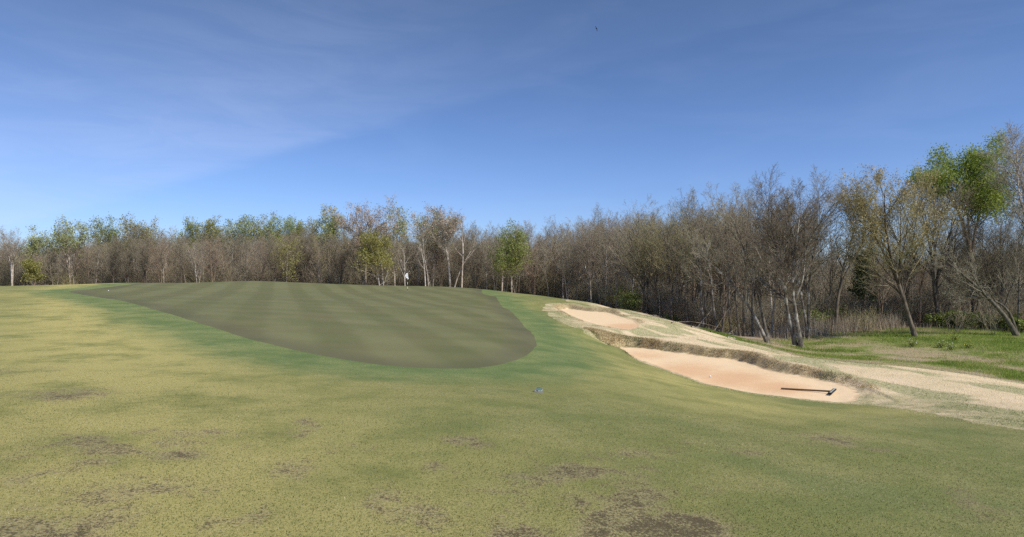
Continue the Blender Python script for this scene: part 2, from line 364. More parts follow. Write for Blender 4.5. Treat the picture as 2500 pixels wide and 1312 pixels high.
def fairway_mat():
    m, t, b = new_mat('fairway turf'); P = pos(t)
    n0 = t.noise(P, .16, 3); n1 = t.noise(P, .9, 4, .6); n2 = t.noise(P, 7.0, 4, .65); n3 = t.noise(P, 42.0, 5, .75)
    c = t.mix(t.rng(n0, .38, .62), (.172, .186, .058), (.208, .209, .070))
    c = t.mix(t.math('MULTIPLY', t.rng(n1, .40, .70), .6), c, (.265, .245, .10))
    c = t.mix(t.math('MULTIPLY', t.rng(t.noise(P, .5, 4, .6, .4), .5, .68), .6), c, (.125, .158, .053))
    c = t.mix(t.math('MULTIPLY', t.rng(n2, .42, .72), .55), c, (.112, .128, .04))
    dryf = t.math('MULTIPLY', t.attr('dry'), t.rng(t.math('ADD', t.math('MULTIPLY', n1, .7), t.math('MULTIPLY', n2, .3)), .28, .58))
    c = t.mix(t.math('MULTIPLY', dryf, .9), c, (.41, .355, .125))
    # greener collar round the putting surface
    g = t.math('ADD', t.attr('sg'), t.math('MULTIPLY', t.math('SUBTRACT', n1, .5), 1.6))
    col = t.rng(g, 3.0, .9)
    c = t.mix(t.math('MULTIPLY', col, .92), c, t.mix(t.rng(n1, .35, .7), (.108, .160, .054), (.163, .203, .07)))
    # near the camera the straw shows between the blades
    strawf = t.math('MULTIPLY', t.rng(n3, .45, .75), t.rng(n1, .25, .75))
    c = t.mix(t.math('MULTIPLY', strawf, .6), c, (.42, .37, .19))
    w = t.attr('worn')
    wf = t.rng(t.math('ADD', t.math('MULTIPLY', w, .75), t.math('SUBTRACT', n2, .5)), .10, .62)
    c = t.mix(t.math('MULTIPLY', wf, .5), c, (.37, .29, .175))
    n4 = t.noise(P, 46.0, 5, .8)
    soil = t.rng(t.math('ADD', t.math('MULTIPLY', t.math('MINIMUM', w, 1.2), .16), t.math('ADD', t.math('MULTIPLY', n4, 1.0), t.math('MULTIPLY', n2, .42))), 0.80, .89)
    c = t.mix(t.math('MULTIPLY', t.math('MULTIPLY', soil, t.rng(w, .04, .3)), .9), c, (.088, .064, .038))
    c = t.mix(t.math('MULTIPLY', t.rng(n3, .52, .30), .5), c, (.088, .105, .034))
    t.l.new(c, b.inputs['Base Color'])
    bump(t, b, t.math('ADD', n3, t.math('MULTIPLY', n2, .6)), .8, .02)
    return m

def green_mat():
    m, t, b = new_mat('putting green turf', .8); P = pos(t)
    n1 = t.noise(P, .45, 4, .6); n2 = t.noise(P, 5.0, 4, .6); n3 = t.noise(P, 60.0, 3, .6); n5 = t.noise(P, .22, 3)
    def stripes(ang, w, ph):
        s = t.dot(P, (math.cos(ang) * math.pi / w, math.sin(ang) * math.pi / w, 0))
        s = t.math('ADD', s, t.math('ADD', t.math('MULTIPLY', n1, 1.6), ph))
        return t.math('MULTIPLY', t.rng(t.math('SINE', s), -.6, .6), t.rng(n5, .3, .6, .35, 1.0))
    a = stripes(math.radians(21), 1.3, 0.0); c2 = stripes(math.radians(96), 1.5, 1.0)
    base = t.mix(t.rng(n1, .36, .66), (.120, .126, .048), (.142, .133, .060))
    k = t.math('ADD', t.math('MULTIPLY', a, .68), t.math('MULTIPLY', c2, .26))
    c = t.mix(t.math('MULTIPLY', k, .66), base, (.192, .190, .088))
    c = t.mix(t.math('MULTIPLY', t.rng(n2, .5, .8), .35), c, (.14, .118, .08))
    c = t.mix(t.math('MULTIPLY', t.rng(n3, .5, .75), .3), c, (.082, .086, .04))
    rim = t.rng(t.attr('sg'), -1.4, -.2)
    c = t.mix(t.math('MULTIPLY', rim, .4), c, (.092, .083, .052))
    t.l.new(c, b.inputs['Base Color'])
    bump(t, b, n3, .4, .008)
    return m

def rough_mat():
    m, t, b = new_mat('dormant rough grass'); P = pos(t)
    PS = t.vmul(P, (1.0, 1.0, 2.0))
    n0 = t.noise(P, .22, 3); n1 = t.noise(PS, 1.1, 5, .65, .6); n2 = t.noise(PS, 9.0, 4, .7); n3 = t.noise(P, 45.0, 3, .7)
    c = t.mix(t.rng(n1, .35, .7), (.75, .59, .385), (.62, .50, .30))
    c = t.mix(t.math('MULTIPLY', t.rng(n0, .5, .7), .5), c, (.80, .60, .42))
    gf = t.rng(t.math('ADD', t.attr('pat'), t.math('MULTIPLY', t.math('SUBTRACT', n2, .5), .35)), .47, .62)
    c = t.mix(t.math('MULTIPLY', gf, .85), c, t.mix(t.rng(n2, .35, .65), (.22, .245, .095), (.50, .44, .25)))
    near = t.math('MULTIPLY', t.rng(t.attr('sfw'), 2.6, .4), t.rng(n1, .25, .6))
    c = t.mix(t.math('MULTIPLY', near, .8), c, t.mix(t.rng(n2, .38, .62), (.14, .17, .06), (.36, .335, .155)))
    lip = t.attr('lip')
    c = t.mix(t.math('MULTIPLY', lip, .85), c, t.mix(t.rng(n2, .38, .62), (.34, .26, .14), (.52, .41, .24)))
    c = t.mix(t.math('MULTIPLY', t.rng(n3, .5, .7), .45), c, (.34, .285, .155))
    t.l.new(c, b.inputs['Base Color'])
    bump(t, b, t.math('ADD', n2, n3), .8, .03)
    return m

def sand_mat():
    m, t, b = new_mat('bunker sand', .95); P = pos(t)
    n1 = t.noise(P, .35, 3, .5); n2 = t.noise(P, 3.0, 4, .6); n3 = t.noise(P, 38.0, 3, .7)
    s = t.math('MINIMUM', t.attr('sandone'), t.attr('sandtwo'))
    inner = t.rng(t.math('ADD', t.attr('damp'), t.math('MULTIPLY', t.math('SUBTRACT', n2, .5), .6)), .1, 1.0)
    c = t.mix(t.math('MULTIPLY', inner, .8), (.73, .55, .345), (.63, .375, .205))
    c = t.mix(t.math('MULTIPLY', t.math('MULTIPLY', t.rng(n3, .52, .7), inner), .5), c, (.46, .27, .15))
    c = t.mix(t.math('MULTIPLY', t.rng(n2, .55, .8), .25), c, (.62, .45, .28))
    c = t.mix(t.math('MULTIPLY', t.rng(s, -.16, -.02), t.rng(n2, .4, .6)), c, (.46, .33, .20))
    t.l.new(c, b.inputs['Base Color'])
    bump(t, b, t.math('ADD', n3, n2), .5, .02)
    return m

def floor_mat():
    m, t, b = new_mat('woodland floor'); P = pos(t)
    n0 = t.noise(P, .28, 4, .6); n1 = t.noise(P, 1.6, 5, .65); n2 = t.noise(P, 14.0, 4, .7)
    lit = t.mix(t.rng(n1, .35, .68), (.17, .13, .09), (.33, .25, .17))
    lit = t.mix(t.math('MULTIPLY', t.rng(n2, .55, .75), .5), lit, (.06, .045, .034))
    lit = t.mix(t.math('MULTIPLY', t.rng(n0, .55, .7), .7), lit, (.10, .13, .04))
    gr = t.mix(t.rng(n1, .35, .65), (.15, .20, .04), (.24, .28, .07))
    gr = t.mix(t.math('MULTIPLY', t.rng(n2, .5, .75), .5), gr, (.07, .10, .025))
    ms = t.math('ADD', t.attr('mead'), t.math('MULTIPLY', t.math('SUBTRACT', n0, .5), 9))
    c = t.mix(t.math('MULTIPLY', t.rng(ms, .8, -.8), t.rng(n1, .62, .45, .55, 1.0)), lit, gr)
    dryp = t.math('MULTIPLY', t.rng(t.math('ADD', t.attr('sfl'), t.math('MULTIPLY', t.math('SUBTRACT', n1, .5), 8)), -15.5, -9.5), t.rng(n0, .36, .52))
    c = t.mix(t.math('MULTIPLY', dryp, .85), c, t.mix(t.rng(n2, .35, .65), (.31, .23, .14), (.50, .39, .26)))
    t.l.new(c, b.inputs['Base Color'])
    bump(t, b, t.math('ADD', n2, n1), 1.0, .05)
    return m

def ground(name, T, mat):
    us, inv = np.unique(T, return_inverse=True); B = A[us]
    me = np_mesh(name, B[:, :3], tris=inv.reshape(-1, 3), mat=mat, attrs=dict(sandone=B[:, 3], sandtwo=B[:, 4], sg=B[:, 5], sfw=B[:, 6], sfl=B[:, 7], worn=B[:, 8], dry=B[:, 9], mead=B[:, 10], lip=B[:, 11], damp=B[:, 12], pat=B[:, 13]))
    o = link(name, me); o['kind'] = 'structure'; return o
M_SAND = sand_mat()
ground('putting_green', T_gr, green_mat())
ground('fairway', T_fw, fairway_mat())
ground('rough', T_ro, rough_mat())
ground('bunker_sand', T_s1, M_SAND)
ground('bunker_sand', T_s2, M_SAND)
ground('woodland_floor', T_fl, floor_mat())
def zat(x, y): return float(height(np.array([x]), np.array([y]))[0])
# ------------------------------------------------------------------ trees
def bark_mat(name, dark, light, pale=None, scale=6.0):
    m, t, b = new_mat(name, .9)
    oc = t.n.new('ShaderNodeTexCoord').outputs['Object']
    n1 = t.noise(t.vmul(oc, (1, 1, .35)), scale, 4, .7); n2 = t.noise(oc, 1.1, 3, .6)
    c = t.mix(t.rng(n1, .35, .65), dark, light)
    if pale: c = t.mix(t.math('MULTIPLY', t.rng(n2, .46, .6), t.rng(n1, .3, .5)), c, pale)
    r = t.n.new('ShaderNodeObjectInfo').outputs['Random']
    c = t.mix(t.math('MULTIPLY', t.rng(r, 0, 1), .3), c, t.mix(1.0, c, (1.25, 1.0, .85), 'MULTIPLY'))
    t.l.new(c, b.inputs['Base Color']); bump(t, b, n1, .6, .03)
    return m
def leaf_mat(name, a, b_, trans=.35):
    m, t, b = new_mat(name, .7)
    k = t.attr('tint'); c = t.mix(k, a, b_); t.l.new(c, b.inputs['Base Color'])
    tr = t.n.new('ShaderNodeBsdfTranslucent'); t.l.new(t.mix(1.0, c, (1.2, 1.25, .7), 'MULTIPLY'), tr.inputs['Color'])
    ms = t.n.new('ShaderNodeMixShader'); ms.inputs[0].default_value = trans
    out = [n for n in t.n if n.type == 'OUTPUT_MATERIAL'][0]
    t.l.new(b.outputs[0], ms.inputs[1]); t.l.new(tr.outputs[0], ms.inputs[2]); t.l.new(ms.outputs[0], out.inputs['Surface'])
    return m
B_GREY = bark_mat('grey brown bark', (.17, .152, .12), (.38, .34, .27))
B_DARK = bark_mat('dark bark', (.07, .06, .046), (.19, .165, .128))
B_MOTT = bark_mat('lichen mottled bark', (.07, .06, .047), (.19, .168, .135), (.40, .38, .33))
B_PALE = bark_mat('pale bark', (.22, .19, .155), (.50, .455, .385), (.60, .56, .49))
B_WARM = bark_mat('warm brown bark', (.13, .10, .075), (.30, .235, .175))
TW_GREY = bark_mat('grey twigs', (0.217, 0.195, 0.138), (0.361, 0.325, 0.232))
TW_PINK = bark_mat('pinkish twigs', (0.227, 0.186, 0.134), (0.365, 0.299, 0.218))
TW_OLIVE = bark_mat('olive twigs', (0.227, 0.209, 0.109), (0.363, 0.333, 0.176))
TW_DARK = bark_mat('dark twigs', (0.160, 0.142, 0.101), (0.288, 0.254, 0.182))
TW_DEEP = bark_mat('deep brown twigs', (.10, .088, .066), (.20, .176, .135))
TW_PALE = bark_mat('pale twigs', (0.232, 0.209, 0.159), (0.402, 0.364, 0.281))
L_FRESH = leaf_mat('fresh green leaves', (.20, .27, .05), (.36, .41, .11))
L_GREEN = leaf_mat('spring green leaves', (.20, .25, .065), (.35, .38, .13))
L_OLIVE = leaf_mat('olive new leaves', (.24, .24, .075), (.40, .37, .13))
L_BUD = leaf_mat('pinkish seed clusters', (.38, .28, .21), (.58, .47, .37), .2)
L_TAN = leaf_mat('tan buds', (.34, .26, .12), (.52, .42, .22), .2)
L_DARK = leaf_mat('dark evergreen needles', (.04, .06, .03), (.085, .11, .05), .1)
L_PALEG = leaf_mat('grey green new leaves', (.27, .31, .105), (.43, .45, .19), .3)

def unit(v): return v / (np.linalg.norm(v, axis=-1, keepdims=True) + 1e-9)

def tube_mesh(groups):
    """groups: list of (P (N,K,3), R (N,K), sides) -> vertices, quads"""
    VS, QS, off = [], [], 0
    for P, R, S in groups:
        N, K, _ = P.shape
        Tn = unit(np.gradient(P, axis=1)); ax = unit(P[:, -1] - P[:, 0])
        ref = np.where(np.abs(ax[:, 2:3]) > .8, np.array([[1., .13, 0]]), np.array([[0, .1, 1.]]))[:, None]
        U = unit(np.cross(Tn, np.broadcast_to(ref, Tn.shape))); W = np.cross(Tn, U)
        th = np.arange(S) * 2 * np.pi / S
        V = P[:, :, None] + R[:, :, None, None] * (np.cos(th)[None, None, :, None] * U[:, :, None] + np.sin(th)[None, None, :, None] * W[:, :, None])
        b = off + (np.arange(N)[:, None, None] * K + np.arange(K - 1)[None, :, None]) * S
        s = np.arange(S)[None, None]; s2 = (s + 1) % S
        QS.append(np.stack([b + s, b + s2, b + S + s2, b + S + s], -1).reshape(-1, 4)); VS.append(V.reshape(-1, 3)); off += N * K * S
    return np.concatenate(VS), np.concatenate(QS)

def sprout(g, P, R, L, n, t0, ang, ratio, K, up, fall=.45, jit=.10, rk=.62, rmin=.006, t1=1.0, out=0.0, slim=.016):
    N, KP, _ = P.shape; M = N * n; pi = np.repeat(np.arange(N), n)
    t = t0 + (t1 - t0) * (np.tile(np.arange(n), N) + g.random(M)) / n
    f = t * (KP - 1); i = np.minimum(f.astype(int), KP - 2); f = (f - i)[:, None]
    p0 = P[pi, i] * (1 - f) + P[pi, i + 1] * f; tan = unit(P[pi, i + 1] - P[pi, i]); r0 = R[pi, i] * (1 - f[:, 0]) + R[pi, i + 1] * f[:, 0]
    az = np.tile(np.arange(n), N) * 2.4 + np.repeat(g.random(N) * 6.28, n) + g.normal(0, .5, M)
    ref = np.where(np.abs(tan[:, 2:3]) > .9, np.array([[1., 0, 0]]), np.array([[0, 0, 1.]]))
    a = unit(np.cross(tan, ref)); b = np.cross(tan, a)
    an = np.radians(ang) * (1 + g.normal(0, .2, M)) * (1.12 - .3 * t); an = an[:, None]
    d = np.cos(an) * tan + np.sin(an) * (np.cos(az)[:, None] * a + np.sin(az)[:, None] * b)
    ln = L[pi] * ratio * (1 - fall * (t - t0) / (t1 - t0 + 1e-6)) * (.65 + .7 * g.random(M))
    out_p = np.empty((M, K, 3)); out_p[:, 0] = p0; step = (ln / (K - 1))[:, None]
    d = unit(d)
    for k in range(1, K):
        d = unit(d + np.array([0, 0, up / (K - 1)]) + g.normal(0, jit, (M, 3)))
        out_p[:, k] = out_p[:, k - 1] + d * step
    rs = np.maximum(np.minimum(r0 * rk, ln * slim + .003), rmin)
    R2 = rs[:, None] * np.linspace(1, .35, K)[None]; R2 = np.maximum(R2, rmin * .6)
    return out_p, R2, ln

def bend(pts, K):
    pts = np.array(pts, float); s = np.r_[0, np.cumsum(np.linalg.norm(np.diff(pts, axis=0), axis=1))]
    q = np.linspace(0, s[-1], K); P = np.stack([np.interp(q, s, pts[:, i]) for i in range(3)], 1)
    for _ in range(2): P[1:-1] = .25 * P[:-2] + .5 * P[1:-1] + .25 * P[2:]
    return P

BARE = dict(l1=(13, .32, 40, .42, .55), l2=(8, .18, 38, .48, .25), l3=(7, .15, 40, .5, .15), l4=(5, .1, 42, .55))
def branch_system(g, trunks, radii, kind, rt=.45, slim=.016):
    """trunks: list of point lists; returns trunk groups, crown groups, tip points"""
    K0 = 11; tr, cr = [], []; P0 = np.stack([bend(p, K0) for p in trunks]); H = np.linalg.norm(np.diff(P0, axis=1), axis=2).sum(1)
    R0 = np.array(radii)[:, None] * (np.linspace(1, .12, K0) ** .8)[None]; R0[:, 0] *= 1.35
    tr.append((P0, R0, 8))
    a = kind['l1']; P1, R1, L1 = sprout(g, P0, R0, H, a[0], a[1], a[2], a[3], 7, a[4], fall=kind.get('fall', .5), jit=.11, t1=.98, slim=slim)
    tr.append((P1, R1, 5))
    a = kind['l2']; P2, R2, L2 = sprout(g, P1, R1, L1, a[0], a[1], a[2], a[3], 5, a[4], slim=slim)
    cr.append((P2, R2, 4))
    a = kind['l3']; P3, R3, L3 = sprout(g, P2, R2, L2, a[0], a[1], a[2], a[3], 4, a[4], rmin=.007)
    cr.append((P3, R3, 3))
    a = kind['l4']; P4, R4, L4 = sprout(g, P3, R3, L3, a[0], a[1], a[2], a[3], 2, 0, rmin=kind.get('rtip', .0055))
    cr.append((P4, R4, 3))
    tips = np.concatenate([P4[:, -1], P4[:, 0] * .5 + P4[:, -1] * .5, P3[:, -1]])
    return tr, cr, tips

def leaves_mesh(name, g, C, size, mat, flat=.3):
    N = len(C); d = unit(g.normal(0, 1, (N, 3))); e = unit(np.cross(d, g.normal(0, 1, (N, 3)))); w = (size * (.6 + .8 * g.random(N)))[:, None]
    V = np.stack([C - d * w * .5, C + e * w * .38, C + d * w * .5, C - e * w * .38], 1)
    V[:, :, 2] -= flat * 0
    return np_mesh(name, V.reshape(-1, 3), quads=np.arange(N * 4).reshape(-1, 4), smooth=False, mat=mat, attrs=dict(tint=np.repeat(g.random(N), 4)))

def make_tree(name, label, trunks, radii, kind=BARE, bark=B_GREY, twig=TW_GREY, leaf=None, cat='tree', group=None, seed=0, slim=.016):
    """an Empty at the base > trunk, crown, foliage; trunk points in world coordinates"""
    g = np.random.default_rng(seed + 100)
    base = np.array(trunks[0][0], float); base[2] = zat(base[0], base[1]) - .12
    tr, cr, tips = branch_system(g, [[np.array(q, float) - base for q in t] for t in trunks], radii, kind, slim=slim)
    root = link(name, None, loc=base); tag(root, label, cat, group)
    V, Qd = tube_mesh(tr); link('trunk', np_mesh('trunk', V, quads=Qd, mat=bark), root)
    V, Qd = tube_mesh(cr); link('crown', np_mesh('crown', V, quads=Qd, smooth=False, mat=twig), root)
    if leaf:
        mat, per, size, jit, cond = leaf
        C = tips
        if cond is not None: C = C[cond(C + base, g)]
        C = np.repeat(C, int(per), 0) if per == int(per) else np.concatenate([np.repeat(C, int(per), 0), C[g.random(len(C)) < per % 1]])
        if len(C): link('foliage', leaves_mesh('foliage', g, C + g.normal(0, jit, C.shape), size, mat), root)
    return root

def dup(root, name, loc, rz, s, label, group):
    r = bpy.data.objects.new(name, None); COL.objects.link(r)
    r.location = loc; r.rotation_euler = (random.uniform(-.05, .05), random.uniform(-.05, .05), rz); r.scale = (s[0], s[0], s[1])
    tag(r, label, root['category'], group)
    for ch in root.children:
        c = ch.copy(); COL.objects.link(c); c.parent = r
    return r

def at(px, py, d): return np.array(px3(px, py, d))
def ray_up(d, *pts): return [at(px, py, d + (q[0] if q else 0)) for px, py, *q in pts]
def ground_pt(px, d, py=None):
    x = (px - PW / 2) / F * d; return np.array([x, d, zat(x, d)])
def trunk_line(d, bx, *pts):
    """from the ground under photo column bx up through the points, all about d metres away"""
    return [ground_pt(bx, d)] + ray_up(d, *pts)

VASE = dict(l1=(12, .30, 34, .50, .35), l2=(9, .15, 34, .50, .3), l3=(7, .15, 36, .52, .2), l4=(5, .1, 40, .55), fall=.55)
BIG = dict(l1=(14, .34, 44, .44, .5), l2=(9, .2, 42, .50, .3), l3=(8, .15, 42, .5, .2), l4=(5, .1, 45, .55), fall=.45)
LEAN = dict(l1=(9, .38, 40, .36, .6), l2=(7, .2, 40, .5, .3), l3=(6, .15, 42, .5, .2), l4=(4, .1, 45, .55), fall=.4)
ROUND = dict(l1=(13, .22, 52, .42, .3), l2=(9, .2, 45, .5, .2), l3=(7, .15, 45, .5, .1), l4=(4, .1, 45, .55), fall=.35)
SMALL = dict(l1=(10, .3, 38, .38, .5), l2=(6, .2, 40, .5, .3), l3=(5, .15, 42, .5, .2), l4=(4, .1, 45, .55), fall=.4)
TALL = dict(l1=(13, .52, 44, .34, .5), l2=(9, .2, 42, .5, .3), l3=(7, .15, 44, .5, .2), l4=(4, .1, 45, .55), fall=.35, rtip=.008)
DEAD = dict(l1=(6, .45, 38, .28, .4), l2=(4, .3, 40, .45, .2), l3=(3, .2, 42, .5, .1), l4=(2, .2, 45, .5), fall=.3)

def above(z0, frac=1.0):
    return lambda W, g: (W[:, 2] > z0 + g.normal(0, .5, len(W))) & (g.random(len(W)) < frac)
def zpix(py, d): return (HZ - py) / F * d

FEATURES = []
def feature(*a, **k):
    FEATURES.append(make_tree(*a, **k)); return FEATURES[-1]

# the right-hand edge of the wood, nearest first
feature('bare_tree', 'large bare fan-shaped tree with twin mottled trunks rising from the meadow grass', [trunk_line(36.5, 1957, (1942, 770), (1933, 700), (1935, 635), (1948, 575), (1953, 515)), trunk_line(36.7, 1943, (1924, 770), (1914, 700), (1905, 640), (1889, 580), (1874, 520))], [.135, .13], dict(VASE, l1=(15, .27, 37, .52, .35), l2=(11, .15, 36, .5, .3), l3=(8, .12, 38, .5, .2)), B_MOTT, TW_DEEP, seed=1)
feature('leaning_tree', 'pale mottled double-trunked tree leaning left at the edge of the slope', [trunk_line(38.5, 1873, (1845, 775), (1812, 722), (1770, 672), (1728, 640), (1700, 610)), trunk_line(38.7, 1876, (1862, 770), (1846, 700), (1832, 640), (1800, 575), (1785, 520))], [.11, .11], LEAN, B_MOTT, TW_GREY, seed=2)
feature('budding_tree', 'leaning tree with olive and tan buds standing alone in the green meadow', [trunk_line(41, 2234, (2214, 760), (2196, 700), (2180, 645), (2165, 590), (2158, 520), (2160, 475)), trunk_line(41.3, 2236, (2217, 765), (2200, 705), (2195, 640), (2200, 560), (2198, 505)), trunk_line(41.2, 2236, (2216, 765), (2197, 702), (2160, 620), (2120, 540), (2105, 515))], [.14, .10, .09], VASE, B_DARK, TW_OLIVE, leaf=(L_TAN, .55, .085, .12, above(zpix(600, 41), .8)), seed=3)
feature('cottonwood_tree', 'tall tree with fresh green leaf clumps above the bare wood at right', [trunk_line(52, 2392, (2378, 700), (2368, 600), (2350, 540), (2322, 470), (2290, 448)), trunk_line(52.4, 2392, (2379, 700), (2370, 600), (2390, 530), (2405, 460), (2408, 428)), trunk_line(52.2, 2392, (2378, 700), (2366, 600), (2362, 520), (2360, 450), (2352, 423))], [.24, .18, .16], dict(l1=(9, .60, 46, .30, .45), l2=(8, .2, 44, .5, .3), l3=(7, .15, 45, .5, .2), l4=(5, .1, 45, .55), fall=.3), B_WARM, TW_GREY, leaf=(L_FRESH, 2.5, .12, .28, above(zpix(535, 52))), seed=4)
feature('pale_tree', 'tall pale bare tree rising highest at the right-hand end of the wood', [trunk_line(45, 2520, (2512, 640), (2505, 500), (2492, 400), (2478, 410)), trunk_line(45.3, 2520, (2514, 640), (2520, 500), (2545, 400), (2560, 400))], [.2, .16], TALL, B_PALE, TW_PALE, seed=5)
feature('leaning_tree', 'thick dark tree leaning far left with a long pale low limb', [trunk_line(41, 2482, (2462, 780), (2420, 735), (2375, 690), (2340, 662), (2300, 630)), trunk_line(41.2, 2484, (2472, 775), (2455, 745), (2425, 730), (2380, 725), (2330, 721))], [.16, .10], LEAN, B_DARK, TW_GREY, seed=6)
feature('forked_tree', 'dark forked tree between the leaning meadow tree and the green-leaved tree', [trunk_line(50, 2295, (2280, 720), (2278, 640), (2262, 560), (2240, 490)), trunk_line(50.2, 2297, (2284, 720), (2290, 640), (2320, 570), (2340, 510))], [.15, .12], VASE, B_DARK, TW_GREY, seed=7)
feature('crooked_tree', 'crooked dark tree with a limb sloping left behind the bare meadow trees', [trunk_line(47, 2040, (2045, 700), (2075, 650), (2100, 610), (2118, 570), (2112, 500)), trunk_line(47.2, 2042, (2048, 705), (2060, 640), (2090, 560), (2078, 500))], [.13, .09], LEAN, B_DARK, TW_DARK, seed=8)
feature('forked_tree', 'thin dark V-shaped tree in the dry stalks behind the twin-trunked tree', [trunk_line(43, 1972, (1962, 740), (1945, 690), (1950, 600), (1955, 520)), trunk_line(43.2, 1974, (1972, 740), (1976, 680), (1990, 590), (2015, 500))], [.10, .09], VASE, B_MOTT, TW_DARK, seed=9)
for k, (bx, d_, top, lab) in enumerate([(1680, 57, (1668, 560), 'slim straight bare tree left of the bare brown slope'), (1752, 48, (1715, 535), 'slim bare tree leaning left over the brown litter slope'),
        (1786, 45.5, (1772, 530), 'straight slim dark tree, first of a trio on the brown slope'), (1806, 44.8, (1785, 548), 'slightly bowed slim tree, middle of the trio on the brown slope'),
        (1817, 45.2, (1826, 545), 'straight thin pole of a tree, last of the trio on the brown slope'), (1720, 52, (1700, 550), 'thin pale-barked tree with lit side on the brown slope'), (1838, 48, (1846, 540), 'bare tree just behind the pale leaning double trunk')]):
    mid = [(bx + (top[0] - bx) * f_ + q, 780 + (top[1] - 780) * f_) for f_, q in ((.25, -6), (.5, 4), (.75, -3), (1, 0))]
    feature('slim_tree', lab, [trunk_line(d_, bx, *mid)], [.085 + .012 * (k % 3)], dict(SMALL, l1=(9, .42, 34, .34, .5)), B_MOTT if k in (1, 5) else B_DARK, TW_DARK, seed=20 + k)
feature('forked_tree', 'pair of thick dark trunks side by side right of the upper bunker', [trunk_line(70, 1578, (1570, 690), (1560, 620), (1550, 590), (1545, 560)), trunk_line(70.3, 1586, (1580, 690), (1578, 630), (1588, 590), (1595, 560))], [.24, .2], VASE, B_DARK, TW_GREY, seed=30)

# the far wood behind the flag
feature('tall_tree', 'tall spreading tree with pinkish seed clusters left of the flag', [trunk_line(112, 893, (893, 640), (895, 590), (888, 550), (896, 548)), trunk_line(112.3, 893, (893, 640), (897, 592), (922, 548), (942, 543)), trunk_line(112.2, 893, (893, 640), (893, 596), (862, 560), (845, 553))], [.22, .18, .17], dict(TALL, l1=(12, .42, 46, .40, .5)), B_GREY, TW_PINK, leaf=(L_BUD, .28, .20, .25, above(zpix(590, 112))), seed=40)
feature('tall_tree', 'tall pale-trunked tree with tan seed clusters right of the flag', [trunk_line(110, 1100, (1097, 650), (1088, 600), (1080, 560), (1076, 539)), trunk_line(110.2, 1100, (1097, 650), (1090, 598), (1106, 560), (1117, 554)), trunk_line(110.1, 1100, (1097, 650), (1089, 604), (1055, 570), (1022, 574))], [.24, .18, .15], dict(TALL, l1=(12, .45, 44, .36, .5)), B_PALE, TW_GREY, leaf=(L_BUD, .30, .19, .22, above(zpix(580, 110))), seed=41)
feature('round_tree', 'small round yellow-green tree on two white stems left of the flag', [trunk_line(106, 930, (922, 665), (912, 630), (905, 598)), trunk_line(106.2, 938, (934, 660), (925, 630), (922, 600))], [.13, .12], ROUND, B_PALE, TW_OLIVE, leaf=(L_OLIVE, .55, .22, .3, above(zpix(648, 106))), seed=42)
feature('green_tree', 'narrow fresh green tree at the edge of the bare wood right of the flag', [trunk_line(92, 1225, (1228, 660), (1236, 620), (1243, 585)), trunk_line(92.2, 1250, (1248, 660), (1250, 620), (1262, 590))], [.13, .12], ROUND, B_PALE, TW_OLIVE, leaf=(L_GREEN, .5, .18, .3, above(zpix(685, 92))), seed=43)
feature('dead_tree', 'white dead tree with a long arm leaning right beside the pale-trunked tree', [trunk_line(103, 1127, (1129, 650), (1132, 610), (1126, 560), (1124, 540)), trunk_line(103.3, 1104, (1118, 672), (1134, 640), (1150, 612), (1172, 580))], [.16, .12], DEAD, B_PALE, TW_PALE, seed=44)
feature('pale_tree', 'thin white forked stem between the flag and the pale-trunked tree', [trunk_line(106, 1040, (1037, 660), (1033, 630), (1025, 590)), trunk_line(106.2, 1047, (1044, 660), (1036, 640), (1032, 570))], [.13, .1], DEAD, B_PALE, TW_PALE, seed=45)
feature('pale_tree', 'thin white tree stem standing just behind the flagstick', [trunk_line(108, 990, (987, 660), (988, 635), (985, 605))], [.12], SMALL, B_PALE, TW_GREY, seed=46)
feature('pale_tree', 'pale bent tree stem between the round green tree and the flag', [trunk_line(109, 965, (963, 660), (958, 640), (950, 612))], [.14], SMALL, B_PALE, TW_GREY, seed=47)
feature('green_tree', 'upright pale green tree standing above the wood left of the seed-clustered tree', [trunk_line(126, 806, (803, 640), (800, 580), (798, 545)), trunk_line(126.2, 806, (804, 640), (808, 590), (815, 550))], [.18, .14], dict(TALL, l1=(12, .55, 40, .30, .5)), B_GREY, TW_PALE, leaf=(L_PALEG, .35, .24, .3, above(zpix(585, 126))), seed=48)
feature('green_tree', 'grey-green tree half hidden between the two seed-clustered trees', [trunk_line(124, 970, (970, 640), (968, 590), (972, 548))], [.2], dict(TALL, l1=(14, .5, 46, .34, .5)), B_GREY, TW_PALE, leaf=(L_PALEG, .35, .24, .3, above(zpix(605, 124))), seed=49)
feature('green_tree', 'grey-green leafy tree behind the pale-trunked seed-clustered tree', [trunk_line(122, 1045, (1050, 640), (1048, 600), (1046, 562)), trunk_line(122, 1045, (1050, 640), (1070, 600), (1100, 565))], [.18, .16], dict(TALL, l1=(13, .5, 48, .34, .5)), B_GREY, TW_GREY, leaf=(L_PALEG, .35, .24, .3, above(zpix(610, 122))), seed=50)

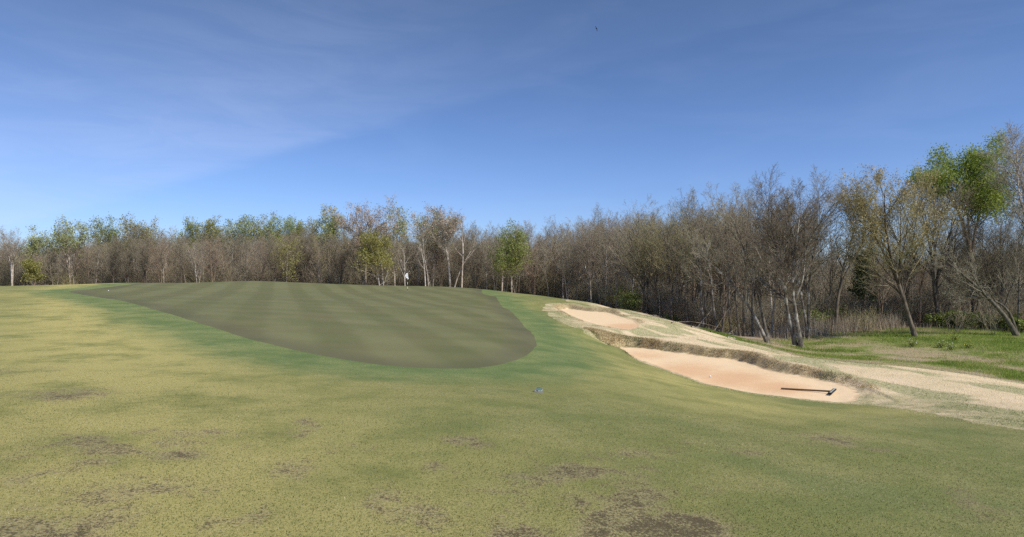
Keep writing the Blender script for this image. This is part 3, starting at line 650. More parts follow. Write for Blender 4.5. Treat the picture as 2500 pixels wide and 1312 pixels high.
# tall leafing trees over the left part of the wood
for k, (bx, d_, tops, mat, tw, lab, nm) in enumerate([
        (172, 138, [(160, 572), (200, 568), (138, 590)], L_PALEG, TW_PALE, 'spreading pale-limbed tree with grey-green leaves at far left', 'green_tree'),
        (262, 140, [(255, 568), (285, 572)], L_GREEN, TW_OLIVE, 'broad dark green tree right of the pale-limbed spreading tree', 'green_tree'),
        (330, 139, [(315, 566), (345, 566), (372, 575)], L_OLIVE, TW_PALE, 'broad olive tree with pale limbs in the left wood', 'olive_tree'),
        (30, 134, [(22, 585), (45, 590), (5, 588)], None, TW_PALE, 'pale bare tree at the left edge of the photo', 'pale_tree'),
        (88, 137, [(82, 592), (95, 590)], L_PALEG, TW_PALE, 'small pale round-topped tree second from the left edge', 'pale_tree'),
        (405, 138, [(398, 582), (415, 585)], None, TW_PALE, 'pale bare tree right of the broad olive tree', 'pale_tree'),
        (475, 146, [(468, 570), (490, 568)], L_GREEN, TW_OLIVE, 'leafy green treetop over the left wood, first of a row', 'green_tree'),
        (520, 147, [(515, 568), (530, 572)], L_OLIVE, TW_OLIVE, 'olive leafy treetop over the left wood beside a greener one', 'olive_tree'),
        (587, 144, [(580, 558), (596, 562)], L_GREEN, TW_OLIVE, 'dark green rounded treetop standing above the left wood', 'green_tree'),
        (640, 146, [(632, 566), (650, 562)], L_PALEG, TW_PALE, 'grey-green treetop left of the bright green clump', 'green_tree'),
        (690, 145, [(682, 562), (700, 566), (715, 570)], L_FRESH, TW_OLIVE, 'bright green tree clump on the skyline of the left wood', 'green_tree'),
        (740, 146, [(735, 568), (752, 572)], L_OLIVE, TW_OLIVE, 'olive treetop right of the bright green skyline clump', 'olive_tree')]):
    trs = [trunk_line(d_ + .2 * q, bx, (bx + (t[0] - bx) * .15, 650), (bx + (t[0] - bx) * .4, 612), t) for q, t in enumerate(tops)]
    feature(nm, lab, trs, [.2, .17, .15][:len(trs)], dict(TALL, l1=(11, .5, 48, .36, .45)), B_PALE if tw is TW_PALE else B_GREY, tw, leaf=None if mat is None else (mat, .27 if k not in (2, 4) else .2, .25, .35, above(zpix(625 + 6 * (k % 3), d_))), seed=60 + k)
feature('olive_tree', 'small yellow-green tree low in the far left wood', [trunk_line(128, 78, (78, 675), (80, 660), (80, 648))], [.1], ROUND, B_GREY, TW_OLIVE, leaf=(L_OLIVE, .4, .25, .3, None), seed=75)
feature('olive_tree', 'faint yellow-green tree low in the wood left of the seed-clustered trees', [trunk_line(122, 700, (700, 660), (702, 630), (700, 605))], [.12], ROUND, B_GREY, TW_OLIVE, leaf=(L_OLIVE, .18, .24, .3, None), seed=76)

# evergreen in the right-hand wood
def make_juniper(px, d_, py0, py1, wpx, label, seed):
    g = np.random.default_rng(seed); b = ground_pt(px, d_); h = zpix(py0, d_) - b[2]; r = wpx / F * d_ / 2
    root = link('juniper_tree', None, loc=b); tag(root, label, 'tree')
    P = bend([(0, 0, 0), (.1, 0, h * .5), (0, .05, h)], 9)[None]; R = np.linspace(.12, .02, 9)[None]
    P1, R1, L1 = sprout(g, P, R, np.array([h]), 30, .35, 70, .2, 5, .35, fall=.5); V, Qd = tube_mesh([(P, R, 7), (P1, R1, 4)])
    link('trunk', np_mesh('trunk', V, quads=Qd, mat=B_DARK), root)
    P2, R2, L2 = sprout(g, P1, R1, L1, 10, .2, 45, .5, 3, .2); C = np.concatenate([P2[:, 1], P2[:, 2]])
    C = np.repeat(C, 5, 0); link('foliage', leaves_mesh('foliage', g, C + g.normal(0, .13, C.shape), .16, L_DARK), root)
    return root
make_juniper(2108, 50, 632, 760, 60, 'small dark evergreen among the bare trunks behind the meadow', 3)

# ------------------------------------------------------------------ the mass of the wood: copies of a dozen bare trees
def proto_tree(name, seed, H, kind, bark, twig, r, n_tr=1, lean=.04):
    g = np.random.default_rng(seed); trs = []
    for k in range(n_tr):
        a = g.random() * 6.28; sp = (.10 if n_tr > 1 else lean) * H
        e = np.array([math.cos(a), math.sin(a), 0]) * sp * (1 + .5 * g.random())
        j = lambda s: np.array([g.normal(0, s), g.normal(0, s), 0])
        trs.append([np.array([0, 0, 0.]), e * .25 + j(.1) + (0, 0, H * .25), e * .55 + j(.22) + (0, 0, H * .5), e * .8 + j(.3) + (0, 0, H * .75), e + (0, 0, H * (1 - .06 * k))])
    tr, cr, tips = branch_system(g, trs, [r * (1 - .15 * k) for k in range(n_tr)], kind)
    V, Qd = tube_mesh(tr); m1 = np_mesh('trunk', V, quads=Qd, mat=bark)
    V, Qd = tube_mesh(cr); m2 = np_mesh('crown', V, quads=Qd, smooth=False, mat=twig)
    return dict(name=name, m=[('trunk', m1), ('crown', m2)], H=H)
SL = dict(l1=(16, .34, 38, .34, .6), l2=(7, .2, 40, .46, .25), l3=(6, .15, 42, .5, .2), l4=(4, .1, 45, .6), fall=.5, rtip=.008)
MD = dict(l1=(14, .28, 44, .42, .55), l2=(8, .2, 40, .46, .25), l3=(6, .15, 42, .5, .15), l4=(4, .1, 45, .6), fall=.5, rtip=.008)
VS = dict(l1=(11, .26, 32, .52, .3), l2=(9, .15, 36, .48, .3), l3=(6, .15, 40, .5, .15), l4=(4, .1, 45, .6), fall=.55, rtip=.008)
PROTO = [proto_tree('slender_tree', 201, 12, SL, B_GREY, TW_GREY, .11), proto_tree('slender_tree', 202, 11, SL, B_DARK, TW_DARK, .10, lean=.10), proto_tree('slender_tree', 203, 12.5, SL, B_WARM, TW_PINK, .12),
         proto_tree('spreading_tree', 204, 11.5, MD, B_GREY, TW_PINK, .14), proto_tree('spreading_tree', 205, 12, MD, B_MOTT, TW_GREY, .15), proto_tree('spreading_tree', 206, 11, MD, B_DARK, TW_OLIVE, .13),
         proto_tree('forked_tree', 207, 11.5, VS, B_GREY, TW_GREY, .12, 2), proto_tree('forked_tree', 208, 12, VS, B_DARK, TW_DARK, .12, 3), proto_tree('forked_tree', 209, 11, VS, B_WARM, TW_PINK, .11, 2),
         proto_tree('pale_tree', 210, 11.5, SL, B_PALE, TW_GREY, .11), proto_tree('pale_tree', 211, 12, VS, B_PALE, TW_PALE, .11, 2)]
WORD = ['slender grey-brown', 'slender dark leaning', 'slender warm-brown', 'spreading pinkish-twigged', 'spreading mottled', 'spreading olive-twigged', 'twin-stemmed grey', 'three-stemmed dark', 'twin-stemmed brown', 'white-stemmed slim', 'white-stemmed forked']

EDGE_PX = np.array([-260, -100, 0, 300, 600, 850, 1000, 1150, 1300, 1450, 1550, 1650, 1750, 1870, 2000, 2150, 2300, 2480, 2700, 2900])
EDGE_D = np.array([142, 138, 135, 130, 125, 117, 113, 107, 96, 82, 70, 60, 52, 46, 47, 49, 49, 46, 42, 38])
TOP_PY = np.interp  # skyline of the wood
SKY_PX = [-260, 0, 100, 160, 230, 300, 400, 470, 560, 700, 830, 1000, 1150, 1250, 1300, 1400, 1500, 1600, 1700, 1800, 1900, 2050, 2150, 2250, 2400, 2500, 2900]
SKY_PY = [600, 600, 610, 592, 588, 574, 582, 574, 570, 566, 566, 566, 560, 556, 558, 548, 532, 518, 496, 490, 494, 520, 530, 525, 500, 460, 420]
SEC = [(330, 'at the far left behind the hump'), (620, 'in the left wood behind the crest'), (840, 'in the wood left of the seed-clustered tree'), (1010, 'in the wood behind the flag'), (1200, 'in the wood behind the dead white tree'), (1370, 'in the wood right of the narrow green tree'), (1540, 'in the wood above the upper bunker'), (1700, 'in the wood above the lower bunker'), (1860, 'in the wood behind the brown slope'), (2060, 'behind the twin-trunked meadow tree'), (2260, 'behind the budding meadow tree'), (2420, 'below the fresh green treetop'), (9999, 'at the right-hand end of the wood')]
placed = [np.array(f.location)[:2] for f in FEATURES]
first = {}
def put_tree(px, d_, k, rowname, sc_, wsc):
    x, y, z = ground_pt(px, d_); p = PROTO[k]
    sec = [s for lim, s in SEC if px < lim][0]
    lab = f"{rowname} {WORD[k]} bare tree {sec}"; grp = f"{WORD[k]} bare trees {sec}"
    if lab in used:
        for wd in (' taller' if sc_ > used[lab] else ' shorter', ' broad-crowned' if wsc > sc_ else ' narrow-crowned'):
            alt = lab.replace(' bare tree', wd + ' bare tree')
            if alt not in used: lab = alt; break
            alt = alt.replace(' bare tree', (' wide-topped' if wsc > sc_ else ' upright') + ' bare tree')
            if alt not in used: lab = alt; break
    used.setdefault(lab, sc_)
    if k not in first:
        r = link(p['name'], None, loc=(x, y, z - .1)); r.scale = (wsc, wsc, sc_); tag(r, lab, 'tree', grp)
        for nm, me in p['m']: link(nm, me, r)
        first[k] = r; return r
    return dup(first[k], p['name'], (x, y, z - .1), random.random() * 6.28, (wsc, sc_), lab, grp)
ROWN = ['front-row', 'second-row', 'third-row', 'deep-set']
used = {}
n_tree = 0
for row in range(4):
    px = -240.0 + row * 17
    while px < 2700:
        d0 = np.interp(px, EDGE_PX, EDGE_D)
        gap = [4.3, 4.1, 4.3, 5.4][row] if px < 1350 else [3.7, 3.5, 3.4, 4.2][row]
        d_ = d0 + row * (5.0 if px < 1700 else 4.2) + random.uniform(-1.5, 1.5)
        # d measured along the view depth; keep the spacing along the edge
        sl = abs(np.interp(px + 20, EDGE_PX, EDGE_D) - np.interp(px - 20, EDGE_PX, EDGE_D)) / 40
        dx = gap / math.hypot(d0 / F, sl) * random.uniform(.75, 1.25)
        x, y, z = ground_pt(px, d_)
        tmin = 1.6 if d_ < 60 else 2.0
        if min(np.hypot(q[0] - x, q[1] - y) for q in placed) > tmin and n_tree < 280:
            top = np.interp(px, SKY_PX, SKY_PY)
            k = random.choices(range(11), [3, 5, 4, 5, 4, 4, 2, 5, 4, 2.2, 1.0] if px < 1150 else [5, 1, 4, 5, 3, 4, 5, 1, 4, 3.4, 2.2] if row < 2 else [5, 3, 4, 5, 3, 4, 3, 3, 4, .6, .5])[0]
            if px > 1500: k = random.choices(range(11), [4, 5, 3, 3, 3, 4 if px < 2000 else 9, 3, 5, 2, 1.6, 1.0])[0]
            dd = d_ if row < 2 else d0 + 4
            hh = ((HZ - top) / F * dd - z) * random.uniform(.84, 1.0) * (1.0 if row else .93)
            if 1980 < px < 2500: hh *= random.uniform(.72, 1.0)
            s_ = hh / (PROTO[k]['H'] * 1.04)
            put_tree(px, d_, k, ROWN[row], s_, s_ * random.uniform(.85, 1.15)); placed.append(np.array([x, y])); n_tree += 1
        px += dx
print('trees', n_tree + len(FEATURES))

# ------------------------------------------------------------------ stuff made with geometry nodes (nobody could count it)
def scatter(name, pts, rot, scl, pid, sources):
    me = bpy.data.meshes.new(name); me.vertices.add(len(pts)); me.vertices.foreach_set('co', np.asarray(pts, np.float32).ravel())
    for k, a, ty in (('rot', rot, 'FLOAT'), ('scl', scl, 'FLOAT'), ('pid', pid, 'INT')):
        at_ = me.attributes.new(k, ty, 'POINT'); at_.data.foreach_set('value', np.asarray(a, np.int32 if ty == 'INT' else np.float32))
    o = link(name, me); o['kind'] = 'stuff'
    ng = bpy.data.node_groups.new(name, 'GeometryNodeTree')
    ng.interface.new_socket('Geometry', in_out='INPUT', socket_type='NodeSocketGeometry'); ng.interface.new_socket('Geometry', in_out='OUTPUT', socket_type='NodeSocketGeometry')
    N, Lk = ng.nodes, ng.links; gi = N.new('NodeGroupInput'); go = N.new('NodeGroupOutput'); jn = N.new('GeometryNodeJoinGeometry')
    def named(nm, ty):
        n = N.new('GeometryNodeInputNamedAttribute'); n.data_type = ty; n.inputs['Name'].default_value = nm
        return [s for s in n.outputs if s.enabled and s.name == 'Attribute'][0]
    rx = N.new('ShaderNodeCombineXYZ'); Lk.new(named('rot', 'FLOAT'), rx.inputs['Z'])
    sc2 = named('scl', 'FLOAT'); pd = named('pid', 'INT')
    for i, objs in enumerate(sources):
        cmp_ = N.new('FunctionNodeCompare'); cmp_.data_type = 'INT'; cmp_.operation = 'EQUAL'
        ins = [s for s in cmp_.inputs if s.enabled]; Lk.new(pd, ins[0]); ins[1].default_value = i
        for ob in objs:
            oi = N.new('GeometryNodeObjectInfo'); oi.transform_space = 'ORIGINAL'; oi.inputs['Object'].default_value = ob; oi.inputs['As Instance'].default_value = True
            ip = N.new('GeometryNodeInstanceOnPoints'); Lk.new(gi.outputs[0], ip.inputs['Points']); Lk.new(cmp_.outputs[0], ip.inputs['Selection'])
            Lk.new(oi.outputs['Geometry'], ip.inputs['Instance']); Lk.new(rx.outputs[0], ip.inputs['Rotation']); Lk.new(sc2, ip.inputs['Scale']); Lk.new(ip.outputs[0], jn.inputs[0])
    Lk.new(jn.outputs[0], go.inputs[0]); md = o.modifiers.new('scatter', 'NODES'); md.node_group = ng
    return o

ks = sorted(first); src = [list(first[k].children) for k in ks]
pts, ro, sl_, pi_ = [], [], [], []
g = np.random.default_rng(77)
while len(pts) < 900:
    px = g.uniform(-260, 2750); d0 = np.interp(px, EDGE_PX, EDGE_D); dep = g.uniform(18, 62)
    d_ = d0 + dep; x = (px - PW / 2) / F * d_
    if g.random() > (.75 if px < 1600 else 1.0) * d_ / 170 + .25: continue
    top = np.interp(px, SKY_PX, SKY_PY); hh = ((HZ - top) / F * (d0 + 6)) * g.uniform(.75, 1.0) + 3.4
    if px > 1950: hh *= .72
    k = int(g.integers(len(ks))); pts.append((x, d_, float(base_h(np.array([x]), np.array([d_]))[0]) - .1)); ro.append(g.random() * 6.28); sl_.append(hh / 12.3); pi_.append(k)
scatter('distant_woodland', pts, ro, sl_, pi_, src)

# saplings and brush below the trees
def brush_mesh(name, g, H, n, mat, spread=.35):
    base = np.c_[g.normal(0, .22, n), g.normal(0, .22, n), np.zeros(n) - .05]
    d = unit(np.c_[g.normal(0, spread, n), g.normal(0, spread, n), np.ones(n)]); K = 5; ln = H * (.5 + .5 * g.random(n))
    P = np.empty((n, K, 3)); P[:, 0] = base
    for k in range(1, K):
        d = unit(d + g.normal(0, .12, (n, 3))); P[:, k] = P[:, k - 1] + d * (ln / (K - 1))[:, None]
    R = np.linspace(.016, .006, K)[None] * (.7 + .6 * g.random(n))[:, None]
    P1, R1, L1 = sprout(g, P, R, ln, 9, .2, 42, .34, 3, .25, rmin=.006); P2, R2, L2 = sprout(g, P1, R1, L1, 4, .2, 42, .5, 2, .1, rmin=.005)
    V, Qd = tube_mesh([(P, R, 4), (P1, R1, 3), (P2, R2, 3)]); return np_mesh(name, V, quads=Qd, smooth=False, mat=mat)
g = np.random.default_rng(31)
brush = [brush_mesh('stems', g, 3.2, 9, TW_GREY), brush_mesh('stems', g, 2.6, 11, TW_PINK), brush_mesh('stems', g, 3.6, 8, TW_DARK), brush_mesh('stems', g, 2.2, 12, TW_OLIVE)]
bw = ['grey', 'reddish', 'dark', 'olive']; broots = []
spots = [(2330, 43.5, 1, 'bare reddish bush at the back of the meadow beside the dark leaning tree'), (2425, 42, 0, 'bare grey bush with pale stems below the long leaning limb'), (2120, 45, 3, 'bare olive bush behind the dry stalks in the meadow'), (1690, 60, 2, 'bare dark bush at the foot of the wood above the brown slope')]
for px, d_, k, lab in spots:
    r = link('bush', None, loc=ground_pt(px, d_)); tag(r, lab, 'bush'); link('stems', brush[k], r); broots.append((k, r))
broots.sort(key=lambda q: q[0]); bsrc = [list(r.children) for k, r in broots]
pts, ro, sl_, pi_ = [], [], [], []
while len(pts) < 4200:
    px = g.uniform(-260, 2750); d0 = np.interp(px, EDGE_PX, EDGE_D); dep = abs(g.normal(0, 16)) - .5 + (6.0 if px < 1600 else 0) + (3.0 if 1900 < px else (1.5 if px > 1600 else 0)); d_ = d0 + dep
    x = (px - PW / 2) / F * d_
    if g.random() > d_ / 140 + .2: continue
    s = g.uniform(.5, 1.25) * (1.75 if px < 1400 else (1.2 if px < 1650 else .85)) * (1 + .02 * dep)
    pts.append((x, d_, float(base_h(np.array([x]), np.array([d_]))[0]) - .05)); ro.append(g.random() * 6.28); sl_.append(s)
    pi_.append(int(g.choice(4, p=[.4, .25, .2, .15])))
scatter('undergrowth', pts, ro, sl_, pi_, bsrc)
# ------------------------------------------------------------------ grass blades (uncountable, joined)
def blade_mat(name, cols, trans=.3):
    m, t, b = new_mat(name, .8)
    r = t.n.new('ShaderNodeValToRGB'); t.l.new(t.attr('tint'), r.inputs[0]); e = r.color_ramp.elements
    e[0].position = cols[0][0]; e[0].color = (*cols[0][1], 1); e[1].position = cols[-1][0]; e[1].color = (*cols[-1][1], 1)
    for p_, c_ in cols[1:-1]:
        q = e.new(p_); q.color = (*c_, 1)
    t.l.new(r.outputs[0], b.inputs['Base Color'])
    tr = t.n.new('ShaderNodeBsdfTranslucent'); t.l.new(r.outputs[0], tr.inputs['Color'])
    ms = t.n.new('ShaderNodeMixShader'); ms.inputs[0].default_value = trans
    out = [n for n in t.n if n.type == 'OUTPUT_MATERIAL'][0]
    t.l.new(b.outputs[0], ms.inputs[1]); t.l.new(tr.outputs[0], ms.inputs[2]); t.l.new(ms.outputs[0], out.inputs['Surface'])
    return m
def blades(name, g, B, h, w, lean, tint, mat, dirs=None):
    N = len(B); a = g.random(N) * 6.283; s = np.c_[np.cos(a), np.sin(a), np.zeros(N)]
    up = unit(np.c_[g.normal(0, lean, N), g.normal(0, lean, N), np.ones(N)] + (0 if dirs is None else dirs))
    V = np.stack([B - s * w[:, None] / 2, B + s * w[:, None] / 2, B + up * h[:, None]], 1)
    me = np_mesh(name, V.reshape(-1, 3), tris=np.arange(N * 3).reshape(-1, 3), smooth=False, mat=mat, attrs=dict(tint=np.repeat(tint, 3)))
    o = link(name, me); o['kind'] = 'stuff'; return o
def field(g, n, y0, y1, x0=-.9, x1=.9, power=2.0):
    """random ground points in the wedge of view, thinning out with distance"""
    d = (y0 ** (2 - power) + g.random(n) * (y1 ** (2 - power) - y0 ** (2 - power))) ** (1 / (2 - power)) if power != 2.0 else y0 * (y1 / y0) ** g.random(n)
    return d * g.uniform(x0, x1, n), d
def on_ground(x, y): return np.c_[x, y, height(x, y)]

g = np.random.default_rng(5)
M_TURF = blade_mat('turf blades', [(0, (.12, .145, .045)), (.35, (.20, .21, .07)), (.62, (.28, .27, .10)), (.85, (.44, .39, .20)), (1, (.70, .64, .45))], .45)
x, y = field(g, 330000, 3.3, 13.5); B = on_ground(x, y)
k = (sdf(GREEN, x, y) > .5) & (sdf(FAIR, x, y) < -.1) & (g.random(len(x)) > sstep(y, 4.5, 13.2)); B = B[k]; x, y = x[k], y[k]
wn = fbm(x, y, .9, 51, 3); col = sstep(sdf(GREEN, x, y), 3.2, 1.2); tint = np.clip(.31 + 1.0 * (wn - .5) + .75 * (vnoise(x, y, 36, 57) - .5) + g.normal(0, .30, len(x)) - .25 * col, 0, .93)
wr = worn_at(x, y); tint = np.where(g.random(len(x)) < wr * .6, np.clip(.82 + g.normal(0, .1, len(x)), 0, .95), tint)
k = g.random(len(x)) > .75 * sstep(wr, .2, .9); x, y, B, tint = x[k], y[k], B[k], tint[k]
tint[g.random(len(x)) < .003] = 1.0
blades('turf_grass', g, B - [0, 0, .004], (.009 + .012 * g.random(len(x))), (.0038 + .0042 * g.random(len(x))) * (1 + y / 12), 1.3, tint, M_TURF)

M_ROUGH = blade_mat('dormant rough blades', [(0, (.15, .18, .065)), (.3, (.32, .31, .15)), (.5, (.62, .50, .31)), (.8, (.80, .66, .43)), (1, (.86, .76, .55))], .45)
x, y = field(g, 150000, 9.5, 60, -.1, .95); k = (sdf(FAIR, x, y) > -.25) & (sdf(FLOOR, x, y) > -.3) & (sdf_near(SAND1, x, y) > .05) & (sdf_near(SAND2, x, y) > .05)
x, y = x[k], y[k]; B = on_ground(x, y); sf = np.clip(sdf(FAIR, x, y), 0, 9)
pat = straw_pat(x, y); tint = np.clip(.68 - .62 * sstep(pat, .47, .62) - .3 * sstep(sf, 2.2, .3) * sstep(pat, .35, .6) + g.normal(0, .15, len(x)), 0, 1)
blades('rough_grass', g, B - [0, 0, .01], (.018 + .03 * g.random(len(x))) * (1 + y / 60), .006 + .0006 * y, 1.5, tint, M_ROUGH)

# long dead grass hanging over the far lips of the bunkers
M_LIP = blade_mat('dead lip grass', [(0, (.19, .21, .08)), (.25, (.36, .275, .145)), (.55, (.56, .435, .245)), (.85, (.68, .55, .34)), (1, (.60, .50, .32))])
LB = []
for P, z, n in ((SAND1, SZ1, 70000), (SAND2, SZ2, 26000)):
    x = g.uniform(P[:, 0].min() - 1.2, P[:, 0].max() + 1.2, n * 3); y = g.uniform(P[:, 1].min() - 1.2, P[:, 1].max() + 1.2, n * 3)
    s = sdf(P, x, y); bh_ = base_h(x, y)
    k = (s > .06) & (s < .48) & (bh_ - z > .125 - .05 * (P is SAND2)) & (g.random(len(x)) < np.where(s < .34, 1, .35)); k &= (g.random(len(x)) < .35 + .65 * sstep(fbm(x, y, 1.5, 79, 3), .36, .52)); LB.append(np.c_[x[k], y[k]][:n])
x = g.uniform(3, 7, 60000); y = g.uniform(22, 30, 60000)
bk = sdf(smooth_closed([hit(*p) for p in [(1420, 800), (1480, 812), (1560, 826), (1620, 836), (1600, 856), (1530, 852), (1490, 846), (1455, 826)]], 2), x, y)
k = (bk < .1) & (sdf_near(SAND1, x, y) > .05); LB.append(np.c_[x[k], y[k]]); LB = np.concatenate(LB); x, y = LB[:, 0], LB[:, 1]; B = on_ground(x, y)
pat = fbm(x, y, 1.1, 71, 3); tint = np.clip(.45 - .5 * sstep(pat, .56, .7) + g.normal(0, .2, len(x)), 0, 1)
blades('lip_grass', g, B - [0, 0, .01], (.04 + .08 * g.random(len(x))) * (.45 + 1.1 * fbm(x, y, 1.7, 75)), .010 + .008 * g.random(len(x)), .6, tint, M_LIP, np.array([-.35, -.5, -.25]))

# lush meadow beyond the mound
M_MEAD = blade_mat('meadow grass blades', [(0, (.12, .17, .035)), (.4, (.24, .33, .06)), (.62, (.36, .42, .10)), (.82, (.48, .40, .23)), (1, (.66, .56, .40))], .4)
x, y = field(g, 330000, 22, 56, .2, .92); ms = sdf(MEADOW, x, y) + 8 * (fbm(x, y, .3, 81) - .5); fl = sdf(FLOOR, x, y)
k = (ms < 2.2) & (fl < -.3); x, y, ms, fl = x[k], y[k], ms[k], fl[k]; B = on_ground(x, y)
dryq = sstep(fl + 8 * (fbm(x, y, .7, 83) - .5), -15.5, -9.5) * sstep(fbm(x, y, .33, 85), .37, .54)
k = g.random(len(x)) > .35 * dryq; x, y, fl, dryq, B = x[k], y[k], fl[k], dryq[k], B[k]
tint = np.clip(.42 + 1.1 * (fbm(x, y, .6, 87, 3) - .5) + g.normal(0, .15, len(x)) + .42 * dryq, 0, 1)
blades('meadow_grass', g, B - [0, 0, .02], (.08 + .14 * g.random(len(x))) * (1 - .6 * dryq), .012 + .012 * g.random(len(x)), .45, tint, M_MEAD)

# tall dry stalks at the back of the meadow and dry grass on the far left shoulder
M_STALK = blade_mat('dry stalks', [(0, (.20, .155, .10)), (.5, (.38, .31, .215)), (1, (.58, .51, .40))], .15)
n = 5200; px = np.where(g.random(n) < .6, g.uniform(1840, 2200, n), g.uniform(1500, 2520, n)); d_ = np.interp(px, EDGE_PX, EDGE_D) + g.normal(-.6, 1.4, n); x = (px - PW / 2) / F * d_; B = on_ground(x, d_)
big = fbm(x, d_, .4, 91); hh = (.35 + .75 * g.random(n)) * (.5 + big) * np.where((px > 1900) & (px < 2200), 1.4, .75)
blades('dry_stalks', g, B, hh, .018 + .012 * g.random(n), .16, g.random(n), M_STALK)
n = 9000; x = g.uniform(-66, -38, n); y = g.uniform(52, 72, n); k = (sdf(FAIR, x, y) > -3.5) & (x / y < -.70) & (fbm(x, y, .35, 93) > .42); x, y = x[k], y[k]; B = on_ground(x, y)
blades('dry_grass', g, B, .2 + .5 * g.random(len(x)), .03 + .03 * g.random(len(x)), .3, np.clip(.5 + g.normal(0, .25, len(x)), 0, 1), M_STALK)

# ------------------------------------------------------------------ green shrubs of the understorey
def make_shrub(px, d_, w, h, label, leaf, seed, per=1.0):
    g = np.random.default_rng(seed); r = link('shrub', None, loc=ground_pt(px, d_)); tag(r, label, 'shrub')
    n = 12; a = g.random(n) * 6.28; d = unit(np.c_[np.cos(a) * w / h * .6, np.sin(a) * w / h * .6, np.ones(n)]); K = 5
    P = np.zeros((n, K, 3)); P[:, 0, :2] = g.normal(0, .12 * w, (n, 2))
    for k in range(1, K):
        d = unit(d + g.normal(0, .14, (n, 3))); P[:, k] = P[:, k - 1] + d * (h * .8 * (.6 + .4 * g.random(n)) / (K - 1))[:, None]
    R = np.linspace(.018, .006, K)[None] * np.ones((n, 1)); P1, R1, L1 = sprout(g, P, R, np.full(n, h), 12, .2, 50, .32, 4, .2); P2, R2, L2 = sprout(g, P1, R1, L1, 5, .2, 45, .5, 2, .1)
    V, Qd = tube_mesh([(P, R, 4), (P1, R1, 3), (P2, R2, 3)]); link('stems', np_mesh('stems', V, quads=Qd, smooth=False, mat=TW_GREY), r)
    C = np.concatenate([P2[:, 1], P2.mean(1)]); C = C[g.random(len(C)) < per]; C = np.repeat(C, 2, 0)
    link('foliage', leaves_mesh('foliage', g, C + g.normal(0, .09, C.shape), .15, leaf), r); return r
for q, (px, d_, w, h, lf, per, lab) in enumerate([(1545, 72, 3.2, 3.6, L_GREEN, .9, 'loose green shrub among the trunks right of the upper bunker'), (1520, 76, 2.4, 4.4, L_OLIVE, .5, 'thin tall olive shrub left of the paired dark trunks'),
        (1640, 62, 3, 1.3, L_GREEN, .9, 'low green shrub under the trees above the ridge'), (1985, 51, 3.6, 2.4, L_GREEN, .9, 'broad green thicket behind the twin-trunked meadow tree'), (2062, 52, 3.4, 2.2, L_GREEN, .8, 'dark green shrub left of the small evergreen'),
        (2150, 53, 3, 1.8, L_OLIVE, .7, 'olive-green shrub right of the small evergreen'), (2335, 47, 3, 1.9, L_GREEN, .8, 'green shrub mound below the fresh green treetop'), (2300, 48.5, 2.6, 1.6, L_GREEN, .8, 'green shrub behind the budding meadow tree'),
        (2440, 47, 3.2, 1.7, L_OLIVE, .7, 'yellow-green low shrub behind the dark leaning trunk'), (2490, 44, 2.6, 1.4, L_GREEN, .8, 'dark green shrub at the right edge of the wood')]):
    make_shrub(px, d_, w, h, lab, lf, 300 + q, per)
def make_flower(px, py, h, label, mat, seed):
    g = np.random.default_rng(seed); b = np.array(hit(px, py, 20, 80)); r = link('flowering_plant', None, loc=(b[0], b[1], zat(*b))); tag(r, label, 'wild plant')
    n = 16; a = g.random(n) * 6.28; P = np.zeros((n, 4, 3)); d = unit(np.c_[np.cos(a) * .5, np.sin(a) * .5, np.ones(n)])
    for k in range(1, 4): d = unit(d + g.normal(0, .15, (n, 3))); P[:, k] = P[:, k - 1] + d * h * .7 / 3
    V, Qd = tube_mesh([(P, np.linspace(.012, .006, 4)[None] * np.ones((n, 1)), 3)]); link('stems', np_mesh('stems', V, quads=Qd, mat=TW_OLIVE), r)
    C = np.repeat(P[:, 1:].reshape(-1, 3), 5, 0); link('foliage', leaves_mesh('foliage', g, C + g.normal(0, .08, C.shape), .07, L_GREEN), r)
    C = P[:, -1]; link('blossom', leaves_mesh('blossom', g, C + g.normal(0, .1, C.shape), .06, mat), r)
L_WHITE = leaf_mat('white petals', (.72, .72, .68), (.82, .82, .78), .3); L_YEL = leaf_mat('yellow petals', (.62, .55, .08), (.70, .62, .12), .3)
make_flower(2228, 848, .55, 'grey-green weed with white flowers just before the budding meadow tree', L_WHITE, 1)
make_flower(2300, 850, .5, 'sprawling grey-green weed with white flowers in the middle of the meadow', L_WHITE, 2)
make_flower(2322, 856, .45, 'smaller white-flowered weed right of the sprawling one', L_WHITE, 3)
make_flower(2330, 832, .4, 'yellow-flowered weed at the back of the meadow', L_YEL, 4)
make_flower(2365, 852, .35, 'low yellow-flowered weed right of the white ones', L_YEL, 5)

# ------------------------------------------------------------------ fallen wood
def make_log(pts, r, label, mat, seed, name='fallen_branch', cat='fallen branch', twigs=5):
    g = np.random.default_rng(seed); P = bend(pts, 8) ; P[1:-1] += g.normal(0, r * .5, (6, 3)); b = P[0].copy(); P = (P - b)[None]
    R = np.linspace(r, r * .5, 8)[None]; P1, R1, L1 = sprout(g, P, R, np.array([np.linalg.norm(P[0, -1])]), twigs, .2, 45, .13, 4, -.2)
    V, Qd = tube_mesh([(P, R, 7), (P1, R1, 4)]); tag(link(name, np_mesh(name, V, quads=Qd, mat=mat), loc=b), label, cat)
def gp(px, py, up=.05):
    b = hit(px, py, 20, 90); return np.array([b[0], b[1], zat(*b) + up])
make_log([gp(1872, 792, .12), gp(1900, 791, .16), gp(1934, 790, .14)], .085, 'pale fallen log lying behind the leaning double trunk', B_PALE, 1, 'fallen_log', 'log', 2)
